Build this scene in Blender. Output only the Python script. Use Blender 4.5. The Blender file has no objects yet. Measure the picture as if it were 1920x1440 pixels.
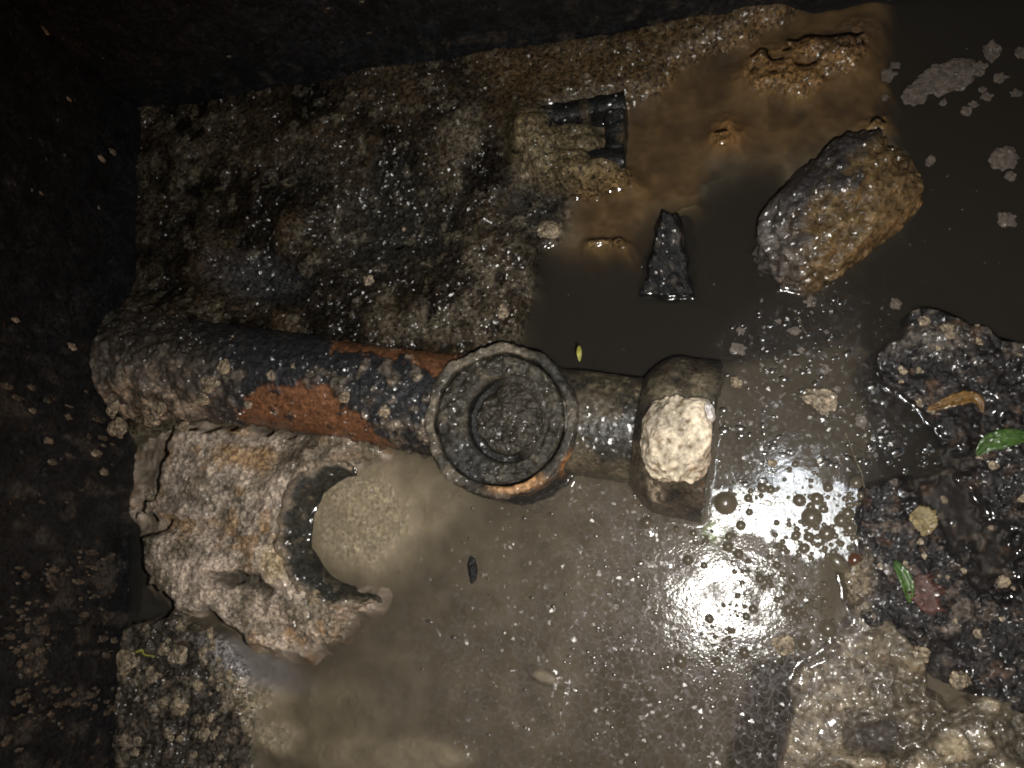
import bpy, bmesh, math, random
import numpy as np
from mathutils import Matrix, Vector

SC = bpy.context.scene
COL = SC.collection
rng = np.random.default_rng(7)
random.seed(7)

# ------------------------------------------------------------------ camera
F = 1567.0                                   # focal length in photo pixels (1920 wide)
nad = np.array([378.0, -372.0, -F]); nad /= np.linalg.norm(nad)   # straight down, in camera axes
_z = -nad
_x = np.array([1.0, 0, 0]); _x = _x - (_x @ _z) * _z; _x /= np.linalg.norm(_x)
_y = np.cross(_z, _x)
RM = np.array([_x, _y, _z])                  # camera axes -> world axes
CP = np.array([0.0, 0.0, 1.0])               # camera held one metre above the water
cam_d = bpy.data.cameras.new('camera')
cam = bpy.data.objects.new('camera', cam_d); COL.objects.link(cam)
m4 = Matrix.Identity(4)
for i in range(3):
    for j in range(3):
        m4[i][j] = RM[i][j]
    m4[i][3] = CP[i]
cam.matrix_world = m4
cam_d.sensor_fit = 'HORIZONTAL'; cam_d.sensor_width = 36.0
cam_d.lens = 36.0 * F / 1920.0
cam_d.clip_start = 0.02; cam_d.clip_end = 500
SC.camera = cam

# ------------------------------------------------------------------ world: dim dusk sky over the open chamber
w = bpy.data.worlds.new('World'); SC.world = w; w.use_nodes = True
wn = w.node_tree.nodes; wl = w.node_tree.links; wn.clear()
sky = wn.new('ShaderNodeTexSky'); sky.sky_type = 'NISHITA'; sky.sun_disc = False
sky.sun_elevation = math.radians(1.0); sky.sun_rotation = math.radians(140)
bg = wn.new('ShaderNodeBackground'); bg.inputs['Strength'].default_value = 0.12
wo = wn.new('ShaderNodeOutputWorld')
wl.new(sky.outputs[0], bg.inputs[0]); wl.new(bg.outputs[0], wo.inputs[0])

# ------------------------------------------------------------------ lamps: the phone's flash and a hand torch (both mirrored in the water)
def lamp(name, loc, power, radius, color, target=None, spot=None, blend=0.5):
    ld = bpy.data.lights.new(name, 'SPOT' if spot else 'POINT')
    ld.energy = power; ld.shadow_soft_size = radius; ld.color = color
    if spot:
        ld.spot_size = math.radians(spot); ld.spot_blend = blend
    o = bpy.data.objects.new(name, ld); COL.objects.link(o); o.location = loc
    if target is not None:
        o.rotation_euler = (Vector(target) - Vector(loc)).to_track_quat('-Z', 'Y').to_euler()
    return o
lamp('phone_flash', (0.022, -0.036, 0.995), 42, 0.012, (1.0, 0.965, 0.90), (-0.01, 0.01, 0), 116, 1.0)
lamp('hand_torch', (0.185, 0.215, 1.02), 9, 0.03, (0.86, 0.93, 1.0), (0.10, 0.13, 0), 26, 1.0)

vs = SC.view_settings
vs.view_transform = 'Standard'; vs.look = 'None'; vs.exposure = 0.0; vs.gamma = 1.0; vs.use_curve_mapping = False
SC.cycles.max_bounces = 4; SC.cycles.diffuse_bounces = 1; SC.cycles.glossy_bounces = 2; SC.cycles.volume_bounces = 1; SC.cycles.transparent_max_bounces = 16
SC.cycles.caustics_reflective = False; SC.cycles.caustics_refractive = False
SC.cycles.sample_clamp_indirect = 2.0
SC.cycles.filter_width = 1.9; SC.cycles.use_denoising = True; SC.cycles.use_adaptive_sampling = True; SC.cycles.adaptive_threshold = 0.03; SC.cycles.adaptive_min_samples = 12

# ================================================================== helpers
def P(px, py, z=0.0):
    d = RM @ np.array([px - 960.0, 720.0 - py, -F])
    t = (z - CP[2]) / d[2]
    return CP + d * t

def proj(x, y, z):
    v0 = x - CP[0]; v1 = y - CP[1]; v2 = z - CP[2]
    cx = RM[0, 0] * v0 + RM[1, 0] * v1 + RM[2, 0] * v2
    cy = RM[0, 1] * v0 + RM[1, 1] * v1 + RM[2, 1] * v2
    cz = RM[0, 2] * v0 + RM[1, 2] * v1 + RM[2, 2] * v2
    return 960 + F * cx / -cz, 720 - F * cy / -cz

def mpp(px, py, z=0.0):
    """metres per photo pixel at this place"""
    p = P(px, py, z)
    return float(np.linalg.norm(p - CP)) / F * 0.97

def _hash(ix, iy, iz, s):
    h = (ix.astype(np.int64) * 374761393 + iy.astype(np.int64) * 668265263 + iz.astype(np.int64) * 2147483647 + s * 974634777) & 0xFFFFFFFF
    h = ((h ^ (h >> 13)) * 1274126177) & 0xFFFFFFFF
    h = ((h ^ (h >> 16)) * 2246822519) & 0xFFFFFFFF
    return ((h ^ (h >> 15)) & 0xFFFFFF) / float(0xFFFFFF)

def n2(x, y, s=0):
    ix = np.floor(x); iy = np.floor(y); fx = x - ix; fy = y - iy
    z = np.zeros_like(ix)
    u = fx * fx * fx * (fx * (fx * 6 - 15) + 10); v = fy * fy * fy * (fy * (fy * 6 - 15) + 10)
    a = _hash(ix, iy, z, s); b = _hash(ix + 1, iy, z, s); c = _hash(ix, iy + 1, z, s); d = _hash(ix + 1, iy + 1, z, s)
    return (a + (b - a) * u) * (1 - v) + (c + (d - c) * u) * v

def fbm2(x, y, o=4, s=0, g=0.5):
    t = 0; a = 1; n = 0
    for k in range(o):
        t = t + a * n2(x * 2 ** k + 17.3 * k, y * 2 ** k - 9.1 * k, s + k); n += a; a *= g
    return t / n

def n3(x, y, z, s=0):
    ix = np.floor(x); iy = np.floor(y); iz = np.floor(z)
    fx = x - ix; fy = y - iy; fz = z - iz
    u = fx * fx * (3 - 2 * fx); v = fy * fy * (3 - 2 * fy); w_ = fz * fz * (3 - 2 * fz)
    def pl(k):
        a = _hash(ix, iy, iz + k, s); b = _hash(ix + 1, iy, iz + k, s)
        c = _hash(ix, iy + 1, iz + k, s); d = _hash(ix + 1, iy + 1, iz + k, s)
        return (a + (b - a) * u) * (1 - v) + (c + (d - c) * u) * v
    return pl(0) * (1 - w_) + pl(1) * w_

def fbm3(p, sc, o=4, s=0, g=0.5):
    t = 0; a = 1; n = 0
    for k in range(o):
        q = p * sc * 2 ** k + 13.7 * k
        t = t + a * n3(q[..., 0], q[..., 1], q[..., 2], s + k); n += a; a *= g
    return t / n

def worley(x, y, s=0):
    """distance to nearest jittered cell point and that cell's random value"""
    ix = np.floor(x); iy = np.floor(y)
    best = np.full(x.shape, 9.0); val = np.zeros(x.shape)
    for dx in (-1, 0, 1):
        for dy in (-1, 0, 1):
            cx = ix + dx; cy = iy + dy
            zz = np.zeros_like(cx)
            jx = cx + _hash(cx, cy, zz, s); jy = cy + _hash(cx, cy, zz, s + 11)
            d = np.hypot(x - jx, y - jy)
            m = d < best
            best = np.where(m, d, best); val = np.where(m, _hash(cx, cy, zz, s + 23), val)
    return best, val

def sst(a, b, x):
    t = np.clip((x - a) / (b - a), 0, 1)
    return t * t * (3 - 2 * t)

def pmask(px, py, pts, soft=20):
    """soft mask of a polygon given in photo pixels; 1 inside, fading over +-soft"""
    pts = np.array(pts, float); n = len(pts)
    d = np.full(px.shape, 1e9); ins = np.zeros(px.shape, bool)
    for i in range(n):
        a = pts[i]; b = pts[(i + 1) % n]; e = b - a
        wx = px - a[0]; wy = py - a[1]
        t = np.clip((wx * e[0] + wy * e[1]) / (e @ e), 0, 1)
        d = np.minimum(d, np.hypot(wx - e[0] * t, wy - e[1] * t))
        c = ((a[1] <= py) & (b[1] > py)) | ((b[1] <= py) & (a[1] > py))
        xi = a[0] + (py - a[1]) / (e[1] if e[1] != 0 else 1e-9) * e[0]
        ins ^= c & (px < xi)
    return sst(-soft, soft, np.where(ins, d, -d))

def emask(px, py, cx, cy, rx, ry, ang=0, soft=0.35):
    a = math.radians(ang); dx = px - cx; dy = py - cy
    u = (dx * math.cos(a) + dy * math.sin(a)) / rx; v = (-dx * math.sin(a) + dy * math.cos(a)) / ry
    return sst(1 + soft, 1 - soft, np.hypot(u, v))

def lerp(a, b, t):
    return a + (b - a) * t

def cmix(c, col, m):
    return c + (np.array(col) - c) * m[..., None]

# ------------------------------------------------------------------ mesh linking
def link(name, me, mat, parent=None):
    o = bpy.data.objects.new(name, me); COL.objects.link(o)
    if mat is not None and len(me.materials) == 0:
        me.materials.append(mat)
    if parent is not None:
        o.parent = parent
    return o

def tag(o, label=None, cat=None, group=None, kind=None):
    if label: o['label'] = label
    if cat: o['category'] = cat
    if group: o['group'] = group
    if kind: o['kind'] = kind
    return o

def empty(name, loc):
    o = bpy.data.objects.new(name, None); COL.objects.link(o); o.location = loc
    o.empty_display_size = 0.05
    return o

def np_mesh(name, V, Fc, col=None, smooth=True, extra=None):
    """V (n,3), Fc (m,k) array of quads or triangles"""
    me = bpy.data.meshes.new(name)
    V = np.asarray(V, np.float32); Fc = np.asarray(Fc, np.int32); k = Fc.shape[1]
    me.vertices.add(len(V)); me.vertices.foreach_set('co', V.ravel())
    me.loops.add(Fc.size); me.loops.foreach_set('vertex_index', Fc.ravel())
    me.polygons.add(len(Fc)); me.polygons.foreach_set('loop_start', np.arange(0, Fc.size, k, dtype=np.int32))
    me.update(calc_edges=True); me.validate()
    me.polygons.foreach_set('use_smooth', np.full(len(me.polygons), smooth, bool))
    if col is not None:
        c4 = np.ones((len(V), 4), np.float32); c4[:, :3] = np.clip(col.reshape(-1, 3), 0.002, 0.95)
        at = me.color_attributes.new('col', 'FLOAT_COLOR', 'POINT'); at.data.foreach_set('color', c4.ravel())
    for kk, arr in (extra or {}).items():
        a = me.attributes.new(kk, 'FLOAT', 'POINT'); a.data.foreach_set('value', np.asarray(arr, np.float32).ravel())
    return me

def grid_faces(ny, nx, wrap=False):
    j, i = np.meshgrid(np.arange(ny - 1), np.arange(nx if wrap else nx - 1), indexing='ij')
    i2 = (i + 1) % nx
    return np.stack([j * nx + i, j * nx + i2, (j + 1) * nx + i2, (j + 1) * nx + i], -1).reshape(-1, 4)

# ------------------------------------------------------------------ materials
MATS = {}
def wet_mat(name, base=None, vscale=90, vamp=0.5, bscale=330, bdist=0.0016, rough=0.45, coat=1.0, crough=0.12,
            detail=3.0, spec=0.3, coarse=0.0, cscale=60, fscale=330, famp=1.1, speck=0.55, clus=True):
    """wet grimy surface: colour from the mesh's own albedo (or base), fine procedural grain, bumpy film of water"""
    if name in MATS: return MATS[name]
    m = bpy.data.materials.new(name); m.use_nodes = True; MATS[name] = m
    nt = m.node_tree; N = nt.nodes; L = nt.links; N.clear()
    out = N.new('ShaderNodeOutputMaterial'); b = N.new('ShaderNodeBsdfPrincipled'); L.new(b.outputs[0], out.inputs['Surface'])
    g = N.new('ShaderNodeNewGeometry')
    n1 = N.new('ShaderNodeTexNoise'); n1.inputs['Scale'].default_value = vscale; n1.inputs['Detail'].default_value = 5; n1.inputs['Roughness'].default_value = 0.68
    L.new(g.outputs['Position'], n1.inputs['Vector'])
    mr = N.new('ShaderNodeMapRange'); mr.inputs['From Min'].default_value = 0.32; mr.inputs['From Max'].default_value = 0.68
    mr.inputs['To Min'].default_value = 1 - vamp; mr.inputs['To Max'].default_value = 1 + vamp
    L.new(n1.outputs[0], mr.inputs['Value'])
    mx = N.new('ShaderNodeVectorMath'); mx.operation = 'SCALE'
    if base is None:
        at = N.new('ShaderNodeAttribute'); at.attribute_name = 'col'; L.new(at.outputs['Color'], mx.inputs[0])
    else:
        rgb = N.new('ShaderNodeRGB'); rgb.outputs[0].default_value = (*base, 1); L.new(rgb.outputs[0], mx.inputs[0])
    L.new(mr.outputs[0], mx.inputs['Scale']); L.new(mx.outputs[0], b.inputs['Base Color'])
    n2_ = N.new('ShaderNodeTexNoise'); n2_.inputs['Scale'].default_value = bscale; n2_.inputs['Detail'].default_value = detail; n2_.inputs['Roughness'].default_value = 0.55
    L.new(g.outputs['Position'], n2_.inputs['Vector'])
    bp = N.new('ShaderNodeBump'); bp.inputs['Strength'].default_value = 1.0; bp.inputs['Distance'].default_value = bdist
    L.new(n2_.outputs[0], bp.inputs['Height'])
    last = bp
    if coarse > 0:
        n3_ = N.new('ShaderNodeTexNoise'); n3_.inputs['Scale'].default_value = cscale; n3_.inputs['Detail'].default_value = 3
        L.new(g.outputs['Position'], n3_.inputs['Vector'])
        b2 = N.new('ShaderNodeBump'); b2.inputs['Distance'].default_value = coarse; L.new(n3_.outputs[0], b2.inputs['Height'])
        L.new(bp.outputs[0], b2.inputs['Normal']); last = b2
    L.new(last.outputs[0], b.inputs['Normal'])
    b.inputs['Roughness'].default_value = rough; b.inputs['Specular IOR Level'].default_value = spec
    b.inputs['Coat Weight'].default_value = coat; b.inputs['Coat Roughness'].default_value = crough; b.inputs['Coat IOR'].default_value = 1.5
    # the water film breaks into small flat patches, each tilted its own way: these are what glints in the lamp
    ds = N.new('ShaderNodeVectorMath'); ds.operation = 'SCALE'; ds.inputs['Scale'].default_value = 0.006; L.new(n2_.outputs['Color'], ds.inputs[0])
    da = N.new('ShaderNodeVectorMath'); da.operation = 'ADD'; L.new(g.outputs['Position'], da.inputs[0]); L.new(ds.outputs[0], da.inputs[1])
    vo = N.new('ShaderNodeTexVoronoi'); vo.inputs['Scale'].default_value = fscale; L.new(da.outputs[0], vo.inputs['Vector'])
    vc = N.new('ShaderNodeVectorMath'); vc.operation = 'MULTIPLY_ADD'; L.new(vo.outputs['Color'], vc.inputs[0])
    vc.inputs[1].default_value = (famp,) * 3; vc.inputs[2].default_value = (-famp / 2,) * 3
    va_ = N.new('ShaderNodeVectorMath'); va_.operation = 'ADD'; L.new(g.outputs['Normal'], va_.inputs[0]); L.new(vc.outputs[0], va_.inputs[1])
    vn = N.new('ShaderNodeVectorMath'); vn.operation = 'NORMALIZE'; L.new(va_.outputs[0], vn.inputs[0])
    L.new(vn.outputs[0], b.inputs['Coat Normal'])
    # grit: every grain its own tone
    sx = N.new('ShaderNodeSeparateColor'); L.new(vo.outputs['Color'], sx.inputs[0])
    sr = N.new('ShaderNodeMapRange'); L.new(sx.outputs[2], sr.inputs[0])
    for i_, v_ in enumerate((0.0, 1.0, 1 - speck, 1 + speck)): sr.inputs[1 + i_].default_value = v_
    sp = N.new('ShaderNodeSeparateXYZ'); L.new(g.outputs['Position'], sp.inputs[0])
    zf = N.new('ShaderNodeMapRange'); L.new(sp.outputs[2], zf.inputs[0])           # settled silt below the water line is fine and even
    for i_, v_ in enumerate((-0.006, 0.0005, 0.0, 1.0)): zf.inputs[1 + i_].default_value = v_
    pm = N.new('ShaderNodeMath'); pm.operation = 'MULTIPLY'; L.new(mr.outputs[0], pm.inputs[0]); L.new(sr.outputs[0], pm.inputs[1])
    lz = N.new('ShaderNodeMix'); L.new(zf.outputs[0], lz.inputs['Factor']); lz.inputs['A'].default_value = 1.0; L.new(pm.outputs[0], lz.inputs['B'])
    L.new(lz.outputs['Result'], mx.inputs['Scale'])
    bz_ = N.new('ShaderNodeMath'); bz_.operation = 'MULTIPLY_ADD'; L.new(zf.outputs[0], bz_.inputs[0]); bz_.inputs[1].default_value = 0.85; bz_.inputs[2].default_value = 0.15
    L.new(bz_.outputs[0], bp.inputs['Strength'])
    cn = N.new('ShaderNodeTexNoise'); cn.inputs['Scale'].default_value = 20; cn.inputs['Detail'].default_value = 4; L.new(g.outputs['Position'], cn.inputs['Vector'])
    cm = N.new('ShaderNodeMapRange'); L.new(cn.outputs[0], cm.inputs[0])
    for i_, v_ in enumerate((0.40, 0.58, coat * 0.05, coat)): cm.inputs[1 + i_].default_value = v_
    cz = N.new('ShaderNodeMath'); cz.operation = 'MULTIPLY'; L.new(zf.outputs[0], cz.inputs[0])
    if clus: L.new(cm.outputs[0], cz.inputs[1])
    else: cz.inputs[1].default_value = coat
    L.new(cz.outputs[0], b.inputs['Coat Weight'])
    return m

M_floor = wet_mat('wet_silted_concrete', None, 130, 0.6, 260, 0.0010, 0.55, 1.0, 0.27, famp=1.0, fscale=300, speck=0.7, spec=0.12)
M_wall = wet_mat('black_slimed_wall', None, 60, 0.6, 240, 0.0012, 0.55, 0.35, 0.25, famp=1.0, fscale=260)
M_sludge = wet_mat('pale_fat_sludge', None, 150, 0.5, 330, 0.0009, 0.6, 0.8, 0.25, famp=1.3, fscale=330, speck=0.5)
M_bank = wet_mat('black_sludge', None, 140, 0.75, 330, 0.0022, 0.5, 1.0, 0.26, famp=1.15, fscale=250)
M_fat = wet_mat('greasy_fat', None, 120, 0.45, 220, 0.0012, 0.4, 1.0, 0.23, coarse=0.0025, cscale=90, famp=0.8, fscale=230, speck=0.35, clus=False)
M_clay = wet_mat('grimy_clayware', None, 150, 0.5, 330, 0.0014, 0.5, 0.9, 0.26, famp=1.5, fscale=330, speck=0.32)
M_neck = wet_mat('slimed_clayware', None, 110, 0.5, 200, 0.0012, 0.4, 1.0, 0.27, famp=0.75, fscale=300, speck=0.35, clus=False)
M_stone = wet_mat('slimed_stone', None, 90, 0.45, 170, 0.0030, 0.4, 1.0, 0.25, famp=1.1, fscale=240, clus=False, speck=0.4)
M_black = wet_mat('black_plastic', None, 80, 0.5, 240, 0.0016, 0.5, 1.0, 0.25, famp=1.4, fscale=330)
M_shard = wet_mat('black_slate', None, 120, 0.8, 260, 0.0024, 0.6, 0.7, 0.25, famp=1.6)
M_grease = wet_mat('dry_grease', None, 120, 0.35, 240, 0.0022, 0.7, 0.25, 0.3, famp=1.3, speck=0.22)
M_crumb = wet_mat('fat_crumb', None, 160, 0.45, 300, 0.0016, 0.55, 0.5, 0.25, famp=1.5)
M_scum = wet_mat('pale_scum', (0.135, 0.11, 0.09), 130, 0.5, 300, 0.0014, 0.6, 0.4, 0.25, famp=1.3)
M_green = wet_mat('green_leaf', (0.05, 0.098, 0.02), 120, 0.35, 140, 0.0008, 0.4, 0.8, 0.25, famp=0.7, speck=0.35, clus=False)
M_paleleaf = wet_mat('yellow_leaf', (0.30, 0.29, 0.06), 120, 0.3, 140, 0.0006, 0.4, 0.6, 0.25, famp=0.7, speck=0.15, clus=False)
M_brown = wet_mat('brown_leaf', (0.14, 0.075, 0.02), 120, 0.45, 160, 0.0010, 0.45, 0.7, 0.25, famp=1.0, speck=0.35, clus=False)
M_red = wet_mat('red_leaf', (0.075, 0.033, 0.025), 120, 0.45, 160, 0.0010, 0.5, 0.6, 0.25, famp=1.2, speck=0.35, clus=False)
M_tan = wet_mat('tan_leaf', (0.19, 0.145, 0.07), 120, 0.4, 160, 0.0010, 0.55, 0.4, 0.25, famp=1.2, speck=0.35, clus=False)
M_twig = wet_mat('twig_bark', (0.10, 0.08, 0.05), 120, 0.4, 260, 0.0006, 0.5, 0.6, 0.25, famp=1.2)

# ================================================================== floor of the chamber
def floor_height(X, Y):
    """height and albedo of the silted floor; water level is z = 0"""
    wob = 26 * (fbm2(X * 22, Y * 22, 4, 3) - 0.5); wob2 = 26 * (fbm2(X * 22 + 40, Y * 22, 4, 5) - 0.5)
    px, py = proj(X, Y, np.zeros_like(X)); px = px + wob; py = py + wob2
    qx, qy = proj(X, Y, np.full_like(X, 0.02)); qx = qx + wob; qy = qy + wob2
    low = fbm2(X * 7, Y * 7, 3, 31); mid = fbm2(X * 45, Y * 45, 4, 41); fine = fbm2(X * 190, Y * 190, 3, 51)
    v = fbm2(X * 120, Y * 120, 3, 61)
    grain = v; lump = 0.35 * sst(0.60, 0.78, fbm2(X * 58, Y * 58, 4, 71))
    # silty pool bed
    z = -0.017 + 0.008 * (low - 0.5) + 0.003 * (mid - 0.5)
    c = np.zeros(X.shape + (3,)) + np.array([0.21, 0.178, 0.125])
    c *= (0.8 + 0.5 * (mid - 0.3))[..., None]
    # deep clear water
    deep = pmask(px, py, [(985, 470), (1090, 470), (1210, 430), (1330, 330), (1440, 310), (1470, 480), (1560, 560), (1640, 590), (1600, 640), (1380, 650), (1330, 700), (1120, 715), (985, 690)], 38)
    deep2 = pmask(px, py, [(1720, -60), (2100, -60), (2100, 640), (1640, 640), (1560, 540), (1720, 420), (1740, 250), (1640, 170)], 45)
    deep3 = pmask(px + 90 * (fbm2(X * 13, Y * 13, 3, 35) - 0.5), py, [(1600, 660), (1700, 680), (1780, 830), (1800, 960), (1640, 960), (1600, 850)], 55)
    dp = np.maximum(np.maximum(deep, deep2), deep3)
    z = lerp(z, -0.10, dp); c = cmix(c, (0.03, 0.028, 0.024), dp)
    sx_ = px + 120 * (low - 0.5) + 90 * (fbm2(X * 13, Y * 13, 3, 35) - 0.5); sy_ = py + 120 * (fbm2(X * 7 + 5, Y * 7, 3, 36) - 0.5)
    side = pmask(sx_, sy_, [(1330, 650), (1620, 590), (1640, 900), (1340, 900)], 75)
    z = lerp(z, -0.026, side); c = cmix(c, (0.15, 0.125, 0.09), side)
    lowr = pmask(px, py, [(1120, 1180), (1500, 1180), (1500, 1500), (1050, 1500)], 60)
    z = lerp(z, -0.024, lowr)
    dlow = pmask(px, py, [(1420, 1260), (1490, 1250), (1470, 1500), (1360, 1500)], 25)
    z = lerp(z, -0.05, dlow)
    # brown shelf just under the water
    sh = pmask(px, py, [(1150, 130), (1330, 60), (1500, -40), (1660, -60), (1700, 60), (1710, 170), (1640, 250), (1470, 300), (1340, 300), (1320, 385), (1235, 400), (1190, 500), (1070, 490), (1060, 330), (1150, 320)], 52)
    z = lerp(z, -0.013 + 0.007 * (mid - 0.5) + 0.012 * (low - 0.5), sh)
    sc_ = np.array([0.160, 0.096, 0.040]) * (0.35 + 1.3 * mid)[..., None]
    c = c + (sc_ - c) * sh[..., None]
    # mounds that break the surface
    for (cx, cy, rx, ry, a, h, col) in [(1500, 122, 108, 52, -10, 0.0145, (0.17, 0.095, 0.035)), (1590, 70, 70, 40, -20, 0.009, (0.11, 0.065, 0.035)),
                                        (1368, 246, 40, 34, 0, 0.0135, (0.22, 0.115, 0.04)), (1130, 462, 44, 22, -10, 0.017, (0.17, 0.11, 0.045)),
                                        (1180, 470, 30, 22, 0, 0.015, (0.15, 0.09, 0.04)), (1290, 388, 60, 14, -25, 0.014, (0.22, 0.17, 0.09)),
                                        (1350, 330, 45, 14, -20, 0.016, (0.17, 0.15, 0.12)), (1660, 225, 48, 20, -15, 0.013, (0.20, 0.12, 0.05))]:
        e = emask(px, py, cx, cy, rx, ry, a, 0.5)
        z = z + e * h * (0.45 + 1.1 * mid); c = cmix(c, col, e * 0.85)
    # rough dark benching, upper left
    be = pmask(qx, qy, [(120, 120), (700, 70), (1130, 45), (1500, -60), (1500, -20), (1400, 60), (1265, 110), (1235, 165), (1000, 215), (985, 330), (1070, 345), (1050, 440), (1015, 500), (1000, 590), (965, 655), (870, 720), (400, 760), (120, 860)], 34)
    damp = np.maximum.reduce([emask(qx, qy, 730, 420, 130, 100, -15, 0.7), 0.9 * emask(qx, qy, 1010, 390, 70, 60, 0, 0.6),
                              0.75 * emask(qx, qy, 480, 520, 75, 38, 10, 0.6), 0.5 * emask(qx, qy, 600, 320, 90, 60, 0, 0.7)])
    blot = fbm2(X * 15, Y * 15, 4, 97); zb = 0.020 + 0.020 * (low - 0.5) + 0.010 * (blot - 0.5) + 0.005 * (mid - 0.5) + 0.0030 * (fine - 0.5) + 0.004 * lump
    zb = zb + 0.030 * emask(qx, qy, 320, 640, 170, 70, 8, 0.7) * (0.5 + mid)
    zb = lerp(zb, 0.001 + 0.006 * (mid - 0.5) + 0.003 * (fine - 0.5), damp)
    cb = np.array([0.0235, 0.0165, 0.0097]) * ((0.35 + 1.1 * mid + 0.2 * v + 0.6 * (fine - 0.5)) * (0.35 + 1.5 * sst(0.3, 0.7, blot)))[..., None]
    cb = cmix(cb, (0.026, 0.024, 0.020), damp * 0.7)
    bz = pmask(qx, qy, [(900, 110), (1150, 60), (1520, -80), (1560, 0), (1260, 120), (1230, 175), (960, 190)], 60)
    cb = cmix(cb, (0.085, 0.055, 0.026), bz * 0.8)
    pale = np.maximum.reduce([emask(qx, qy, 330, 300, 90, 130, 10, 0.8) * 0.55, emask(qx, qy, 870, 265, 45, 55, 20, 0.6) * 0.9, emask(qx, qy, 930, 500, 70, 80, 0, 0.6) * 0.6,
                              emask(qx, qy, 830, 610, 120, 40, 5, 0.6) * 0.6, emask(qx, qy, 260, 560, 60, 80, 0, 0.6) * 0.4])
    cb = cmix(cb, (0.105, 0.085, 0.058), pale * sst(0.3, 0.62, mid + 0.25 * (v - 0.5)))
    cb = cmix(cb, (0.16, 0.135, 0.095), sst(0.10, 0.2, lump) * 0.35)
    blue = emask(qx, qy, 480, 520, 80, 42, 10, 0.7)
    cb = cmix(cb, (0.040, 0.041, 0.045), blue * 0.6)
    z = lerp(z, zb, be); c = c + (cb - c) * be[..., None]
    # silt inside the square frame
    fm = np.maximum.reduce([emask(qx, qy, 1068, 270, 62, 50, 0, 0.35), emask(qx, qy, 1000, 262, 40, 62, 0, 0.5), emask(qx, qy, 1070, 322, 90, 26, 0, 0.5)])
    fb = np.maximum(emask(qx, qy, 1000, 262, 36, 60, 0, 0.4), emask(qx, qy, 1090, 322, 105, 30, 0, 0.4))
    z = z + fm * (0.026 - z) * 0.95 + fm * 0.024 * (mid - 0.5) + fb * 0.022 + 0.012 * emask(qx, qy, 1120, 232, 26, 30, 0, 0.6) * mid; c = cmix(c, (0.105, 0.08, 0.042), fm * 0.9)
    # benching, lower left
    bl = pmask(qx, qy, [(120, 1150), (320, 1135), (400, 1190), (460, 1270), (470, 1370), (440, 1520), (120, 1520)], 26)
    zl = 0.008 + 0.013 * (mid - 0.5) + 0.006 * (fine - 0.5) + 0.002 * grain + 0.006 * lump
    cl = np.array([0.050, 0.041, 0.032]) * (0.3 + 1.0 * mid + 0.3 * v)[..., None]
    cl = cmix(cl, (0.22, 0.175, 0.125), sst(0.60, 0.75, fbm2(X * 60, Y * 60, 3, 88)) * 0.8)
    cl = cmix(cl, (0.16, 0.13, 0.10), sst(0.06, 0.16, lump) * 0.5)
    z = lerp(z, zl, bl); c = c + (cl - c) * bl[..., None]
    # drop along the left wall
    tr = pmask(px, py, [(150, 840), (245, 845), (270, 1000), (270, 1110), (310, 1150), (220, 1160), (150, 1160)], 20)
    z = lerp(z, -0.030, tr); c = cmix(c, (0.055, 0.055, 0.062), tr)
    c = cmix(c, (0.20, 0.19, 0.19), tr * sst(0.45, 0.7, mid) * 0.5)
    # pale silt that rises near the surface of the pool
    for (cx, cy, rx, ry, a, h, k) in [(672, 970, 128, 118, 0, -0.0035, 1.0), (760, 930, 120, 70, 0, -0.008, 0.5), (515, 1385, 36, 40, 0, -0.003, 0.9), (480, 1300, 60, 40, 20, -0.0035, 0.7), (780, 1420, 90, 40, 0, -0.007, 0.55),
                                      (620, 1420, 80, 40, 0, -0.009, 0.5), (1020, 1270, 30, 12, 30, -0.006, 0.4), (600, 1330, 120, 60, 0, -0.013, 0.35), (470, 1245, 75, 34, 20, -0.009, 0.5)]:
        e = emask(px, py, cx, cy, rx, ry, a, 0.45)
        z = np.maximum(z, lerp(z, h + 0.004 * (mid - 0.5) + 0.002 * (fine - 0.5), e)); c = cmix(c, (0.40, 0.325, 0.22), e * k * (0.65 + 0.6 * (mid - 0.3)))
    lil = emask(px, py, 480, 1250, 90, 34, 25, 0.5)
    c = cmix(c, (0.26, 0.25, 0.27), lil * 0.7)
    return z, c

x0, x1, y0, y1 = -0.86, 0.50, -0.32, 0.80
nx, ny = 790, 650
gx, gy = np.meshgrid(np.linspace(x0, x1, nx), np.linspace(y0, y1, ny))
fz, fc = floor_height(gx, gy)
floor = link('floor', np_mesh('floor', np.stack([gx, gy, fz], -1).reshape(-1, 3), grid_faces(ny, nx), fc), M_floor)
tag(floor, kind='structure')

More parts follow.
